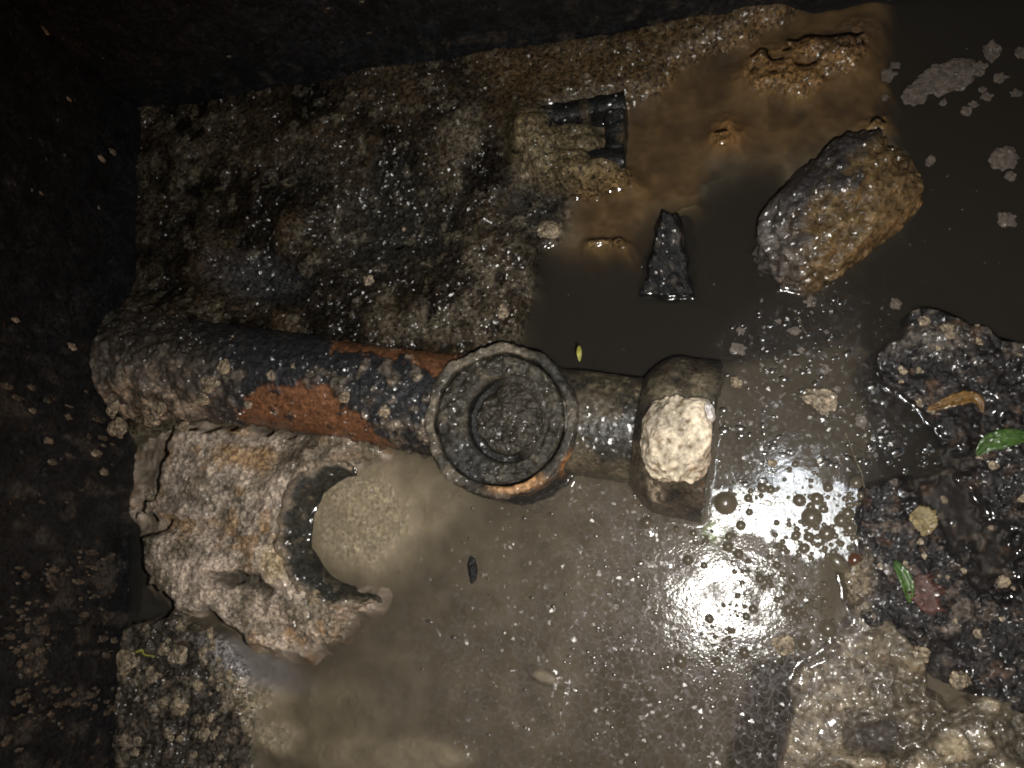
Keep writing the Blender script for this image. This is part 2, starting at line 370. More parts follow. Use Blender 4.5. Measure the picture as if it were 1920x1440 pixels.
# ================================================================== walls
def wall(name, a, b, h, n_in, seed, label, flecks):
    a = np.array(a[:2]); b = np.array(b[:2]); ln = np.linalg.norm(b - a); t = (b - a) / ln
    nu, nv = int(ln / 0.005), int(h / 0.005)
    u, v = np.meshgrid(np.linspace(0, ln, nu), np.linspace(-0.14, h, nv))
    dsp = 0.010 * (fbm2(u * 9, v * 9, 4, seed) - 0.5) + 0.004 * (fbm2(u * 70, v * 70, 3, seed + 5) - 0.5)
    nrm = np.array(n_in)
    V = np.stack([a[0] + t[0] * u + nrm[0] * dsp, a[1] + t[1] * u + nrm[1] * dsp, v], -1)
    c = np.zeros(u.shape + (3,)) + np.array([0.009, 0.0098, 0.0118])
    c *= (0.5 + fbm2(u * 25, v * 25, 4, seed + 9))[..., None]
    c = flecks(u, v, c)
    # outer slab behind the face
    Fq = grid_faces(nv, nu)
    n = len(V.reshape(-1, 3))
    k = 0.06
    back = np.array([[*(a - nrm * k), -0.14], [*(b - nrm * k), -0.14], [*(b - nrm * k), h], [*(a - nrm * k), h]])
    V2 = np.vstack([V.reshape(-1, 3), back])
    i00, i10, i01, i11 = 0, nu - 1, (nv - 1) * nu, nv * nu - 1
    ex = np.array([[n + 1, n, n + 3, n + 2], [i01, i11, n + 2, n + 3], [i00, i01, n + 3, n], [i11, i10, n + 1, n + 2]])
    c2 = np.vstack([c.reshape(-1, 3), np.full((4, 3), 0.02)])
    o = link(name, np_mesh(name, V2, np.vstack([Fq, ex]), c2), M_wall)
    return tag(o, label, 'wall')

corner = P(262, 205, 0.02)
la = P(224, 1440, 0.0)
lt = (la - corner) / np.linalg.norm(la - corner)
lend = corner + lt * 1.15
ba = P(1130, 62, 0.02); bt = (ba - corner) / np.linalg.norm(ba - corner); bend = corner + bt * 1.45
ln_in = np.array([-lt[1], lt[0]]); ln_in *= np.sign(ln_in[0])
bn_in = np.array([-bt[1], bt[0]]); bn_in *= -np.sign(bn_in[1])
def fl_left(u, v, c):
    m = sst(0.60, 0.72, fbm2(u * 55, v * 26, 4, 201)) * sst(0.35, 0.75, u + 0.25 * fbm2(u * 9, v * 9, 2, 3)) * 0.8
    c = cmix(c, (0.07, 0.06, 0.05), m * 0.6)
    return c
def fl_back(u, v, c):
    m = sst(0.66, 0.74, fbm2(u * 40, v * 40, 4, 301)) * sst(0.2, 0.0, v)
    return cmix(c, (0.05, 0.042, 0.032), m * 0.6)
wall('wall_left', corner, lend, 0.75, ln_in, 11, 'black slimed chamber wall on the left, flecked with pale spatter', fl_left)
wall('wall_back', corner, bend, 0.75, bn_in, 12, 'black slimed chamber wall behind the rough benching along the top', fl_back)

# ================================================================== sludge deposits (things that lie on the floor)
def deposit(name, poly, hfun, mat, step, zref, label, cat, soft=22, base_drop=0.02, seed=0):
    pts = np.array([P(a, b, zref)[:2] for a, b in poly])
    mn = pts.min(0) - 0.04; mx = pts.max(0) + 0.04
    X, Y = np.meshgrid(np.arange(mn[0], mx[0], step), np.arange(mn[1], mx[1], step))
    X = X.copy(); Y = Y.copy()
    px, py = proj(X, Y, np.full_like(X, zref))
    px = px + 34 * (fbm2(X * 30, Y * 30, 4, seed + 1) - 0.5); py = py + 34 * (fbm2(X * 30 + 5, Y * 30, 4, seed + 2) - 0.5)
    m = pmask(px, py, poly, soft)
    z, c = hfun(X, Y, px, py, m)
    fzz, _ = floor_height(X, Y)
    z = np.where(m > 0.02, lerp(fzz - base_drop, z, sst(0.02, 0.7, m)), fzz - base_drop)
    Fq = grid_faces(X.shape[0], X.shape[1])
    keep = (m.ravel()[Fq] > 0.02).any(1)
    Fq = Fq[keep]
    used = np.unique(Fq); remap = -np.ones(X.size, int); remap[used] = np.arange(len(used))
    V = np.stack([X, Y, z], -1).reshape(-1, 3)[used]
    o = link(name, np_mesh(name, V, remap[Fq], c.reshape(-1, 3)[used]), mat)
    return tag(o, label, cat)

def h_heap(X, Y, px, py, m):
    mid = fbm2(X * 50, Y * 50, 4, 141); fine = fbm2(X * 170, Y * 170, 3, 151); low = fbm2(X * 14, Y * 14, 3, 131)
    d, v = worley(X * 130, Y * 130, 161)
    core = emask(px, py, 440, 1010, 190, 150, 15, 0.6)
    z = 0.0005 + 0.014 * core + 0.016 * (low - 0.5) + 0.008 * (mid - 0.5) + 0.0055 * (fine - 0.5) + 0.002 * np.clip(0.5 - d, 0, 1) * v
    z = z + 0.008 * emask(px, py, 500, 985, 60, 90, 0, 0.6) + 0.006 * emask(px, py, 560, 1150, 90, 40, -10, 0.5)
    cr = P(676, 992, 0.0); rad = np.hypot(X - cr[0], Y - cr[1]); kr = mpp(676, 992)
    ring = sst(104 * kr + 0.012, 104 * kr + 0.030, rad) * sst(104 * kr + 0.085, 104 * kr + 0.045, rad)
    angr = np.arctan2(Y - cr[1], X - cr[0]); open_ = sst(1.25, 1.7, np.abs(angr))
    z = np.maximum(z, lerp(z, 0.027 + 0.012 * (mid - 0.5) + 0.005 * (fine - 0.5), ring * open_))
    z = z - 0.016 * emask(px, py, 290, 985, 70, 18, 0, 0.6) - 0.006 * emask(px, py, 250, 890, 30, 60, 0, 0.6)
    z = z - 0.018 * emask(px, py, 455, 1092, 60, 14, 10, 0.5) - 0.008 * sst(330, 240, px)
    c = np.zeros(X.shape + (3,)) + np.array([0.54, 0.435, 0.345])
    c *= (0.30 + 1.1 * mid + 0.2 * (v - 0.5) + 0.5 * (fine - 0.5))[..., None]
    c = cmix(c, (0.50, 0.39, 0.30), sst(0.58, 0.75, fbm2(X * 28, Y * 28, 3, 171)) * 0.7)
    c = cmix(c, (0.17, 0.135, 0.09), sst(0.52, 0.68, fbm2(X * 24 + 7, Y * 24, 4, 181)) * 0.75)
    c = cmix(c, (0.085, 0.07, 0.05), sst(0.55, 0.66, fbm2(X * 75 + 2, Y * 75, 4, 191)) * 0.45)
    c = cmix(c, (0.34, 0.20, 0.09), sst(0.64, 0.74, fbm2(X * 40 + 9, Y * 40, 3, 193)) * 0.6)
    c = cmix(c, (0.36, 0.20, 0.07), emask(px, py, 455, 855, 60, 20, 5, 0.6) * 0.7)
    c = cmix(c, (0.12, 0.095, 0.06), emask(px, py, 600, 850, 90, 40, 0, 0.7) * 0.75)
    c = cmix(c, (0.05, 0.045, 0.035), emask(px, py, 455, 1092, 60, 15, 10, 0.5) * 0.85)
    c = cmix(c, (0.42, 0.31, 0.16), emask(px, py, 520, 1050, 28, 32, 0, 0.5) * 0.7)
    c = cmix(c, (0.16, 0.13, 0.09), sst(0.35, 0.05, m) * 0.6)
    return z, c
heap = deposit('sludge_heap', [(206, 818), (330, 800), (470, 800), (640, 812), (715, 846), (640, 880), (590, 890), (545, 950), (530, 1010), (560, 1075), (640, 1115), (700, 1110), (690, 1140), (640, 1160), (625, 1205), (560, 1230), (460, 1205), (390, 1150), (320, 1135), (250, 1095), (252, 1020), (214, 960), (206, 890)],
               h_heap, M_sludge, 0.0017, 0.015, 'pale tan fat sludge heap packed round the broken pipe rim', 'sludge heap', 34, base_drop=0.003, seed=400)

def h_bank(X, Y, px, py, m):
    mid = fbm2(X * 55, Y * 55, 4, 241); fine = fbm2(X * 180, Y * 180, 3, 251); low = fbm2(X * 11, Y * 11, 3, 231)
    d, v = worley(X * 120, Y * 120, 261)
    z = 0.006 + 0.016 * (low - 0.5) + 0.011 * (mid - 0.5) + 0.006 * (fine - 0.5) + 0.007 * np.clip(0.5 - d, 0, 1) * v
    qx_, qy_ = px + 110 * (mid - 0.5) + 60 * (low - 0.5), py + 110 * (fbm2(X * 55 + 8, Y * 55, 4, 242) - 0.5)
    pud = np.maximum.reduce([emask(qx_, qy_, 1800, 960, 48, 80, -28, 0.5), emask(qx_, qy_, 1870, 1045, 50, 60, -30, 0.5), emask(qx_, qy_, 1755, 870, 60, 45, 0, 0.6), 0.9 * emask(qx_, qy_, 1770, 1255, 55, 38, 0, 0.5)])
    z = lerp(z, -0.010 + 0.006 * (mid - 0.5), pud)
    c = np.zeros(X.shape + (3,)) + np.array([0.016, 0.0132, 0.0128])
    c *= (0.4 + 1.1 * mid)[..., None]
    c = cmix(c, (0.13, 0.10, 0.08), sst(0.63, 0.76, fbm2(X * 85, Y * 85, 3, 271)) * 0.6)
    c = cmix(c, (0.10, 0.085, 0.07), emask(px, py, 1740, 610, 90, 50, 0, 0.6) * sst(0.42, 0.62, mid) * 0.9)
    c = cmix(c, (0.09, 0.05, 0.03), sst(0.70, 0.8, fbm2(X * 60 + 4, Y * 60, 3, 281)) * 0.6)
    c = cmix(c, (0.22, 0.17, 0.11), emask(px, py, 1600, 1090, 40, 60, 0, 0.6) * 0.8)
    return z, c
bank = deposit('sludge_bank', [(1645, 660), (1690, 620), (1720, 572), (1800, 590), (1960, 640), (2060, 640), (2060, 1400), (1900, 1330), (1800, 1290), (1700, 1235), (1610, 1150), (1575, 1080), (1620, 1040), (1612, 970), (1630, 900), (1700, 885), (1775, 880), (1760, 820), (1720, 750), (1660, 710)],
               h_bank, M_bank, 0.0018, 0.012, 'black gritty sludge bank on the right, strewn with leaves', 'sludge bank', 30, seed=500)

def h_fat(X, Y, px, py, m):
    mid = fbm2(X * 42, Y * 42, 4, 341); fine = fbm2(X * 150, Y * 150, 3, 351)
    d, v = worley(X * 30, Y * 30, 361); d2, v2 = worley(X * 85, Y * 85, 371)
    blob = np.sqrt(np.clip(0.75 - d, 0, 1)) * (0.35 + 0.65 * v)
    right = sst(1560, 1720, px + 0.6 * (py - 1300))
    z = 0.001 + 0.015 * blob * right + 0.008 * np.sqrt(np.clip(0.6 - d2, 0, 1)) * v2 + 0.012 * (mid - 0.5) + 0.003 * (fine - 0.5)
    z = z + 0.014 * emask(px, py, 1690, 1215, 50, 36, 30, 0.6) - 0.016 * emask(px, py, 1640, 1375, 45, 26, 0, 0.6) + 0.01 * emask(px, py, 1590, 1425, 110, 20, 0, 0.6)
    c = np.zeros(X.shape + (3,)) + np.array([0.215, 0.175, 0.128])
    c *= (0.3 + 1.1 * mid + 0.4 * (fine - 0.5))[..., None]
    c = cmix(c, (0.33, 0.265, 0.165), right * sst(0.35, 0.7, blob) * 0.7)
    c = cmix(c, (0.06, 0.048, 0.03), sst(0.50, 0.30, blob) * right * 0.75)
    c = cmix(c, (0.035, 0.032, 0.036), emask(px, py, 1640, 1375, 50, 30, 0, 0.7) * 0.8)
    return z, c
fat = deposit('fat_deposit', [(1478, 1290), (1500, 1245), (1560, 1215), (1600, 1150), (1610, 1110), (1650, 1150), (1700, 1195), (1735, 1230), (1730, 1300), (1790, 1330), (1850, 1310), (1930, 1320), (2060, 1360), (2060, 1540), (1440, 1540), (1475, 1400)],
              h_fat, M_fat, 0.0016, 0.010, 'tan greasy fat deposit filling the bottom right corner', 'fat deposit', 30, base_drop=0.008, seed=600)

# ================================================================== the clay drain fitting
ZC = 0.020
A0 = P(235, 672, ZC); A1 = P(620, 727, ZC); A2 = P(1338, 828, ZC)
ax = A2 - A1; ax[2] = 0; ax /= np.linalg.norm(ax)
sd = np.array([-ax[1], ax[0], 0.0]); up = np.array([0, 0, 1.0])
def on_axis(px, py):
    p = P(px, py, ZC); return float((p - A1) @ ax)
R_P = 0.0625
fit = empty('drain_fitting', tuple(P(935, 790, 0)))
tag(fit, 'grimy clay drain pipe with capped round access eye and flared collar', 'drain pipe')
FO = np.array(fit.location)

def tube(name, t0, t1, nt_, nphi, rfun, mat, cfun, caps=False, center=None):
    t, ph = np.meshgrid(np.linspace(t0, t1, nt_), np.linspace(0, 2 * np.pi, nphi, endpoint=False), indexing='ij')
    base = A1 + ax * t[..., None]
    dirv = sd * np.cos(ph)[..., None] + up * np.sin(ph)[..., None]
    r0 = rfun(t, ph, None)
    p0 = base + dirv * r0[..., None]
    px, py = proj(p0[..., 0], p0[..., 1], p0[..., 2])
    dr, c = cfun(t, ph, p0, px, py)
    V = base + dirv * (r0 + dr)[..., None]
    V = (V - FO).reshape(-1, 3)
    me = np_mesh(name, V, grid_faces(nt_, nphi, True), c)
    return link(name, me, mat, fit)

def barrel_c(t, ph, p, px, py):
    wb = 34 * (fbm3(p, 40, 4, 5) - 0.5) + 26 * (fbm3(p, 140, 3, 15) - 0.5); wb2 = 34 * (fbm3(p, 40, 4, 6) - 0.5) + 26 * (fbm3(p, 140, 3, 16) - 0.5)
    mid = fbm3(p, 55, 4, 7); fine = fbm3(p, 170, 3, 8); crumb = fbm3(p, 75, 3, 9)
    ux, uy = px + wb, py + wb2
    bare = np.maximum(pmask(ux, uy, [(448, 770), (480, 725), (560, 715), (615, 725), (640, 755), (690, 795), (745, 835), (800, 880), (600, 860), (470, 810)], 5),
                      pmask(ux, uy, [(600, 600), (850, 630), (880, 690), (810, 700), (775, 675), (700, 665), (630, 662)], 5))
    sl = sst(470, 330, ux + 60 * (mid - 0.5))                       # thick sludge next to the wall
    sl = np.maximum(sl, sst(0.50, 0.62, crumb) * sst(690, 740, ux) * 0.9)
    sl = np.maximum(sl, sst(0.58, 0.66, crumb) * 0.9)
    sl = sl * (1 - emask(ux, uy, 560, 640, 190, 42, 8, 0.4) * 0.93)
    c = np.zeros(t.shape + (3,)) + np.array([0.022, 0.022, 0.024])
    c *= (0.6 + 0.8 * fine)[..., None]
    slc = np.array([0.105, 0.084, 0.064]) * (0.25 + 1.3 * mid)[..., None]
    slc = cmix(slc, (0.33, 0.26, 0.195), sst(0.50, 0.68, fbm3(p, 55, 4, 19)))
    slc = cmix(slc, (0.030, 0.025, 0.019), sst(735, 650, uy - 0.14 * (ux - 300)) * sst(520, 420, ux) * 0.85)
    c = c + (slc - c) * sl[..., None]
    grime = sst(0.68, 0.72, fbm3(p, 95, 4, 17)) * 0.9
    bare = bare * (1 - grime)
    bc = np.array([0.19, 0.085, 0.040]) * (0.55 + 0.75 * fine)[..., None]
    bc = cmix(bc, (0.14, 0.06, 0.03), sst(0.50, 0.7, mid) * 0.6)
    c = c + (bc - c) * bare[..., None]
    dr = 0.0028 * (1 - bare) + (1 - bare) * (0.004 * (fine - 0.4) + sl * (0.016 * (mid - 0.35))) 
    dr = dr + sst(430, 230, ux) * 0.009 * (0.2 + 1.4 * mid) * sst(620, 740, uy) + sl * 0.006 * (fine - 0.5)
    return dr, c
tE = on_axis(225, 668); tS = on_axis(880, 764)
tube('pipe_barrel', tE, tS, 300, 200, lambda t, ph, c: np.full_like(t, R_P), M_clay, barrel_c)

tN0 = on_axis(960, 775); tN1 = on_axis(1262, 817); tC0 = on_axis(1200, 808); tC1 = on_axis(1338, 828)
def neck_c(t, ph, p, px, py):
    mid = fbm3(p, 45, 4, 27); fine = fbm3(p, 150, 3, 28)
    c = np.array([0.085, 0.07, 0.048]) * (0.35 + 1.2 * mid)[..., None]
    c = cmix(c, (0.025, 0.024, 0.022), sst(0.48, 0.62, fbm3(p, 26, 3, 29)) * 0.8)
    c = cmix(c, (0.19, 0.155, 0.10), sst(0.54, 0.68, fine) * emask(px, py, 1180, 720, 80, 30, 8, 0.6) * 0.9)
    return 0.004 * (mid - 0.5) + 0.002 * (fine - 0.5), c
tube('pipe_neck', tN0, tN1, 130, 160, lambda t, ph, c: np.full_like(t, R_P), M_neck, neck_c)

# flared collar: a closed ring swept round the pipe axis
def collar():
    ln = tC1 - tC0; R = 0.093
    prof = [(0.00, R_P - 0.004), (0.00, R_P + 0.006), (0.10, R_P + 0.016), (0.22, R - 0.006), (0.34, R - 0.001), (0.5, R), (0.75, R), (0.95, R), (0.985, R - 0.001), (1.0, R - 0.004), (1.0, R - 0.018), (0.97, R - 0.020), (0.8, R - 0.021), (0.45, R - 0.022), (0.40, 0.03), (0.4, 0.004)]
    # resample the profile finely
    pr = np.array(prof); s = np.concatenate([[0], np.cumsum(np.hypot(np.diff(pr[:, 0]) * ln, np.diff(pr[:, 1])))])
    ss = np.linspace(0, s[-1], 150); tt = np.interp(ss, s, pr[:, 0]); rr = np.interp(ss, s, pr[:, 1])
    ph = np.linspace(0, 2 * np.pi, 180, endpoint=False)
    T = np.repeat((tC0 + tt * ln)[:, None], len(ph), 1); Rr = np.repeat(rr[:, None], len(ph), 1); PH = np.repeat(ph[None], len(tt), 0)
    p = A1 + ax * T[..., None] + (sd * np.cos(PH)[..., None] + up * np.sin(PH)[..., None]) * Rr[..., None]
    mid = fbm3(p, 42, 4, 37); fine = fbm3(p, 150, 3, 38)
    p = p + (sd * np.cos(PH)[..., None] + up * np.sin(PH)[..., None]) * (0.005 * (mid - 0.5) + 0.002 * (fine - 0.5))[..., None]
    px, py = proj(p[..., 0], p[..., 1], p[..., 2])
    c = np.array([0.075, 0.06, 0.042]) * (0.3 + 1.2 * mid)[..., None]
    c = cmix(c, (0.018, 0.017, 0.016), sst(0.46, 0.60, fbm3(p, 24, 3, 39)) * 0.85)
    c = cmix(c, (0.17, 0.14, 0.09), emask(px, py, 1280, 720, 60, 34, 0, 0.6) * sst(0.4, 0.6, mid) * 0.7)
    c = cmix(c, (0.36, 0.29, 0.21), emask(px, py, 1228, 920, 13, 22, -20, 0.6) * sst(0.35, 0.5, fine) * 0.9)
    link('collar', np_mesh('collar', (p - FO).reshape(-1, 3), grid_faces(len(tt), len(ph), True), c), M_neck, fit)
collar()

# round access eye and its stopper, standing upright on the pipe
ZT = 0.098
ctr = P(934, 784, ZT)
def lathe(name, prof, nphi, ns, mat, cfun, z_top, shift=None):
    pr = np.array(prof); s = np.concatenate([[0], np.cumsum(np.hypot(np.diff(pr[:, 0]), np.diff(pr[:, 1])))])
    ss = np.linspace(0, s[-1], ns); rr = np.interp(ss, s, pr[:, 0]); zz = np.interp(ss, s, pr[:, 1])
    ph = np.linspace(0, 2 * np.pi, nphi, endpoint=False)
    Rr = np.repeat(rr[:, None], nphi, 1); Z = np.repeat(zz[:, None], nphi, 1); PH = np.repeat(ph[None], ns, 0)
    p = np.stack([ctr[0] + Rr * np.cos(PH), ctr[1] + Rr * np.sin(PH), z_top + Z], -1)
    if shift:
        k_ = sst(0.058, 0.050, Rr); p[..., 0] += shift[0] * k_; p[..., 1] += shift[1] * k_
    px, py = proj(p[..., 0], p[..., 1], p[..., 2])
    dz, drr, c = cfun(Rr, Z, PH, p, px, py)
    p[..., 2] += dz; p[..., 0] += drr * np.cos(PH); p[..., 1] += drr * np.sin(PH)
    return link(name, np_mesh(name, (p - FO).reshape(-1, 3), grid_faces(ns, nphi, True), c), mat, fit)
RO = 0.0895
def sock_c(R_, Z, PH, p, px, py):
    mid = fbm3(p, 45, 4, 47); fine = fbm3(p, 160, 3, 48)
    c = np.array([0.025, 0.023, 0.021]) * (0.5 + mid)[..., None]
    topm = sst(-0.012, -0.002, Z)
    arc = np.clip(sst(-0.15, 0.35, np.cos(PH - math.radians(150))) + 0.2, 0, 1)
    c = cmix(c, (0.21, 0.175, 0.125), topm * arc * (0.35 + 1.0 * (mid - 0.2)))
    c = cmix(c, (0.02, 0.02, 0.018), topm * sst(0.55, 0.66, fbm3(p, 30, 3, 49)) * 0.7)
    worn = sst(0.55, 0.95, np.cos(PH - math.radians(-42)))
    c = cmix(c, (0.42, 0.23, 0.10), emask(px, py, 965, 905, 52, 18, -6, 0.5) * sst(0.33, 0.5, mid) * 0.9)
    c = cmix(c, (0.40, 0.20, 0.09), emask(px, py, 1062, 868, 10, 24, 25, 0.6) * 0.8)
    c = cmix(c, (0.16, 0.13, 0.10), sst(0.57, 0.7, mid) * 0.6)
    k = (fine - 0.5)
    return (0.011 * (mid - 0.5) - 0.006 * worn) * topm + 0.003 * k, 0.009 * (mid - 0.5) + 0.003 * k, c
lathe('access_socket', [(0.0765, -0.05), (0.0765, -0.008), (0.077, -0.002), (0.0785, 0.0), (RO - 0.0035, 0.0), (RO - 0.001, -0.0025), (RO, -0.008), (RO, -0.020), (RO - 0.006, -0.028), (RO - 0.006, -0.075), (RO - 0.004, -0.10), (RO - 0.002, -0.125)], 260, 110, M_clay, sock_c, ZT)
def stop_c(R_, Z, PH, p, px, py):
    mid = fbm3(p, 60, 4, 57); fine = fbm3(p, 190, 3, 58)
    inner = sst(0.0425, 0.040, R_)
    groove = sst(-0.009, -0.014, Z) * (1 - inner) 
    c = np.array([0.034, 0.030, 0.022]) * (0.2 + 1.5 * mid)[..., None]
    c = cmix(c, (0.11, 0.093, 0.067), sst(0.54, 0.70, fine * 0.4 + mid * 0.6) * 0.7)
    ci = np.array([0.046, 0.039, 0.029]) * (0.2 + 1.4 * mid)[..., None]
    c = c + (ci - c) * inner[..., None]
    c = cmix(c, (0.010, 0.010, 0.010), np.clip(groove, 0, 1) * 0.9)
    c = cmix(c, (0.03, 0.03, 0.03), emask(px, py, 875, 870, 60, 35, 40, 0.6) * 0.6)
    flat = np.clip(inner + sst(0.049, 0.053, R_), 0, 1)
    dz = flat * (0.009 * (mid - 0.5) + 0.005 * (fine - 0.5)) + inner * 0.008 * (mid - 0.4)
    fillm = sst(-0.35, 0.45, np.cos(PH - math.radians(15)) + 0.9 * (fbm3(p, 30, 3, 59) - 0.5)) * sst(0.0525, 0.050, R_) * sst(0.036, 0.039, R_)
    dz = dz + fillm * (-0.0075 - Z) * 0.95
    c = cmix(c, (0.05, 0.043, 0.032), fillm * 0.8)
    return dz * sst(0.0755, 0.073, R_), np.zeros_like(R_), c
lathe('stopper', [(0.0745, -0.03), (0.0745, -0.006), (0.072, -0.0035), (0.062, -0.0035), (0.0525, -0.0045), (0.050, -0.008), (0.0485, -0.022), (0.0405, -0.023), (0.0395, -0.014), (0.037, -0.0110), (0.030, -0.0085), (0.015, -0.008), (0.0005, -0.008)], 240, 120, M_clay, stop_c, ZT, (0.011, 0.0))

# ================================================================== lumps
_ICO = {}
def ico(sub):
    if sub not in _ICO:
        b = bmesh.new(); bmesh.ops.create_icosphere(b, subdivisions=sub, radius=1.0)
        b.verts.ensure_lookup_table()
        _ICO[sub] = (np.array([v.co[:] for v in b.verts]), np.array([[v.index for v in f.verts] for f in b.faces])); b.free()
    return _ICO[sub]

def lump_mesh(name, size, sub=5, rough=0.35, freq=2.0, seed=0, power=2.0, colf=None, fine=0.06):
    """rounded lump: superellipsoid with layered noise; size = half extents"""
    V, Fc = ico(sub)
    s = (np.abs(V) ** power).sum(1) ** (-1.0 / power)
    v = V * s[:, None]
    n = fbm3(V + seed * 3.17, freq, 4, seed) - 0.5
    n2f = fbm3(V + seed * 1.7, freq * 5, 3, seed + 40) - 0.5
    v = v * (1 + rough * 2 * n + fine * 2 * n2f)[:, None] * np.array(size)
    c = colf(V, v, n, n2f) if colf else None
    return np_mesh(name, v, Fc, c)

# grease lump on the collar
def grease_col(V, v, n, nf):
    c = np.zeros((len(V), 3)) + np.array([0.47, 0.395, 0.295])
    c *= (1 + 1.8 * nf + 1.4 * n)[:, None]
    c = cmix(c, (0.20, 0.13, 0.07), sst(-0.10, -0.2, nf) * 0.8)
    return c
zt = ZC + 0.093
gp = P(1267, 822, zt + 0.010)
k = mpp(1267, 822, 0.12)
gm = lump_mesh('grease_lump', (66 * k, 80 * k, 0.024), 6, 0.30, 1.5, 12, 2.8, grease_col, 0.035)
go = link('grease_lump', gm, M_grease); go.location = gp; go.rotation_euler.z = math.radians(-4)
tag(go, 'large pale yellowish grease lump sitting on top of the collar', 'grease lump')
gm2 = lump_mesh('grease_nub', (19 * k, 22 * k, 0.016), 4, 0.3, 1.5, 5, 2.2, lambda V, v, n, nf: np.zeros((len(V), 3)) + np.array([0.62, 0.57, 0.54]) * (1 + nf)[:, None])
g2 = link('grease_nub', gm2, M_grease); g2.location = P(1323, 776, zt + 0.012)
tag(g2, 'small whitish grease nub beside the large grease lump on the collar', 'grease lump')

# stone
def stone_col(V, v, n, nf):
    c = np.zeros((len(V), 3)) + np.array([0.135, 0.088, 0.040])
    c *= (0.85 + 1.2 * nf + 0.6 * n)[:, None]
    dk = sst(0.05, 0.5, V[:, 1] * 0.75 - V[:, 0] * 0.28 + 1.5 * n + 1.2 * nf - 0.05)
    c = cmix(c, (0.030, 0.028, 0.030), dk * 0.95)
    gr = sst(0.45, 0.6, V[:, 1] * 0.2 - V[:, 0] * 0.75 + 0.5 * n) * 0.8
    c = cmix(c, (0.085, 0.072, 0.062), gr)
    return c
ks = mpp(1575, 400, 0.03)
st = link('stone', lump_mesh('stone', (152 * ks, 94 * ks, 0.060), 6, 0.20, 1.5, 24, 2.7, stone_col, 0.12), M_stone)
st.location = P(1566, 402, 0.012); st.rotation_euler = (math.radians(5), math.radians(4), math.radians(43))
tag(st, 'large wet stone, half ochre and half black, standing in the murky water', 'stone')

# black shard: a leaning slate wedge
def shard():
    T = [(1244, 396, 0.050), (1262, 402, 0.046), (1300, 552, 0.012), (1196, 556, 0.010), (1226, 470, 0.034)]
    a = [P(*q_) for q_ in T]
    foot = [P(1243, 402, -0.10), P(1310, 410, -0.10), P(1330, 585, -0.10), P(1190, 575, -0.10), P(1215, 480, -0.10)]
    o = np.mean(foot, 0); o[2] = -0.09
    b = bmesh.new()
    tv = [b.verts.new(Vector(p - o)) for p in a]; fv = [b.verts.new(Vector(p - o)) for p in foot]
    b.faces.new(tv); b.faces.new(fv[::-1])
    for i in range(5):
        j = (i + 1) % 5; b.faces.new([tv[j], tv[i], fv[i], fv[j]])
    bmesh.ops.recalc_face_normals(b, faces=b.faces[:])
    bmesh.ops.triangulate(b, faces=b.faces[:])
    bmesh.ops.subdivide_edges(b, edges=b.edges[:], cuts=15, use_grid_fill=True)
    b.normal_update()
    co = np.array([v.co[:] for v in b.verts]); no = np.array([v.normal[:] for v in b.verts])
    d = 0.028 * (fbm3(co + 3, 38, 4, 77) - 0.5) + 0.007 * (fbm3(co, 200, 2, 78) - 0.5)
    co2 = co + no * d[:, None]
    f = np.array([[v.index for v in fa.verts] for fa in b.faces]); b.free()
    c = np.zeros((len(co), 3)) + np.array([0.006, 0.006, 0.007])
    c = cmix(c, (0.06, 0.05, 0.042), sst(0.56, 0.70, fbm3(co, 110, 4, 79)) * 0.7)
    ob = link('slate_shard', np_mesh('slate_shard', co2, f, c, True), M_shard); ob.location = o
    tag(ob, 'black pointed slate shard leaning out of the dark water', 'shard')
shard()

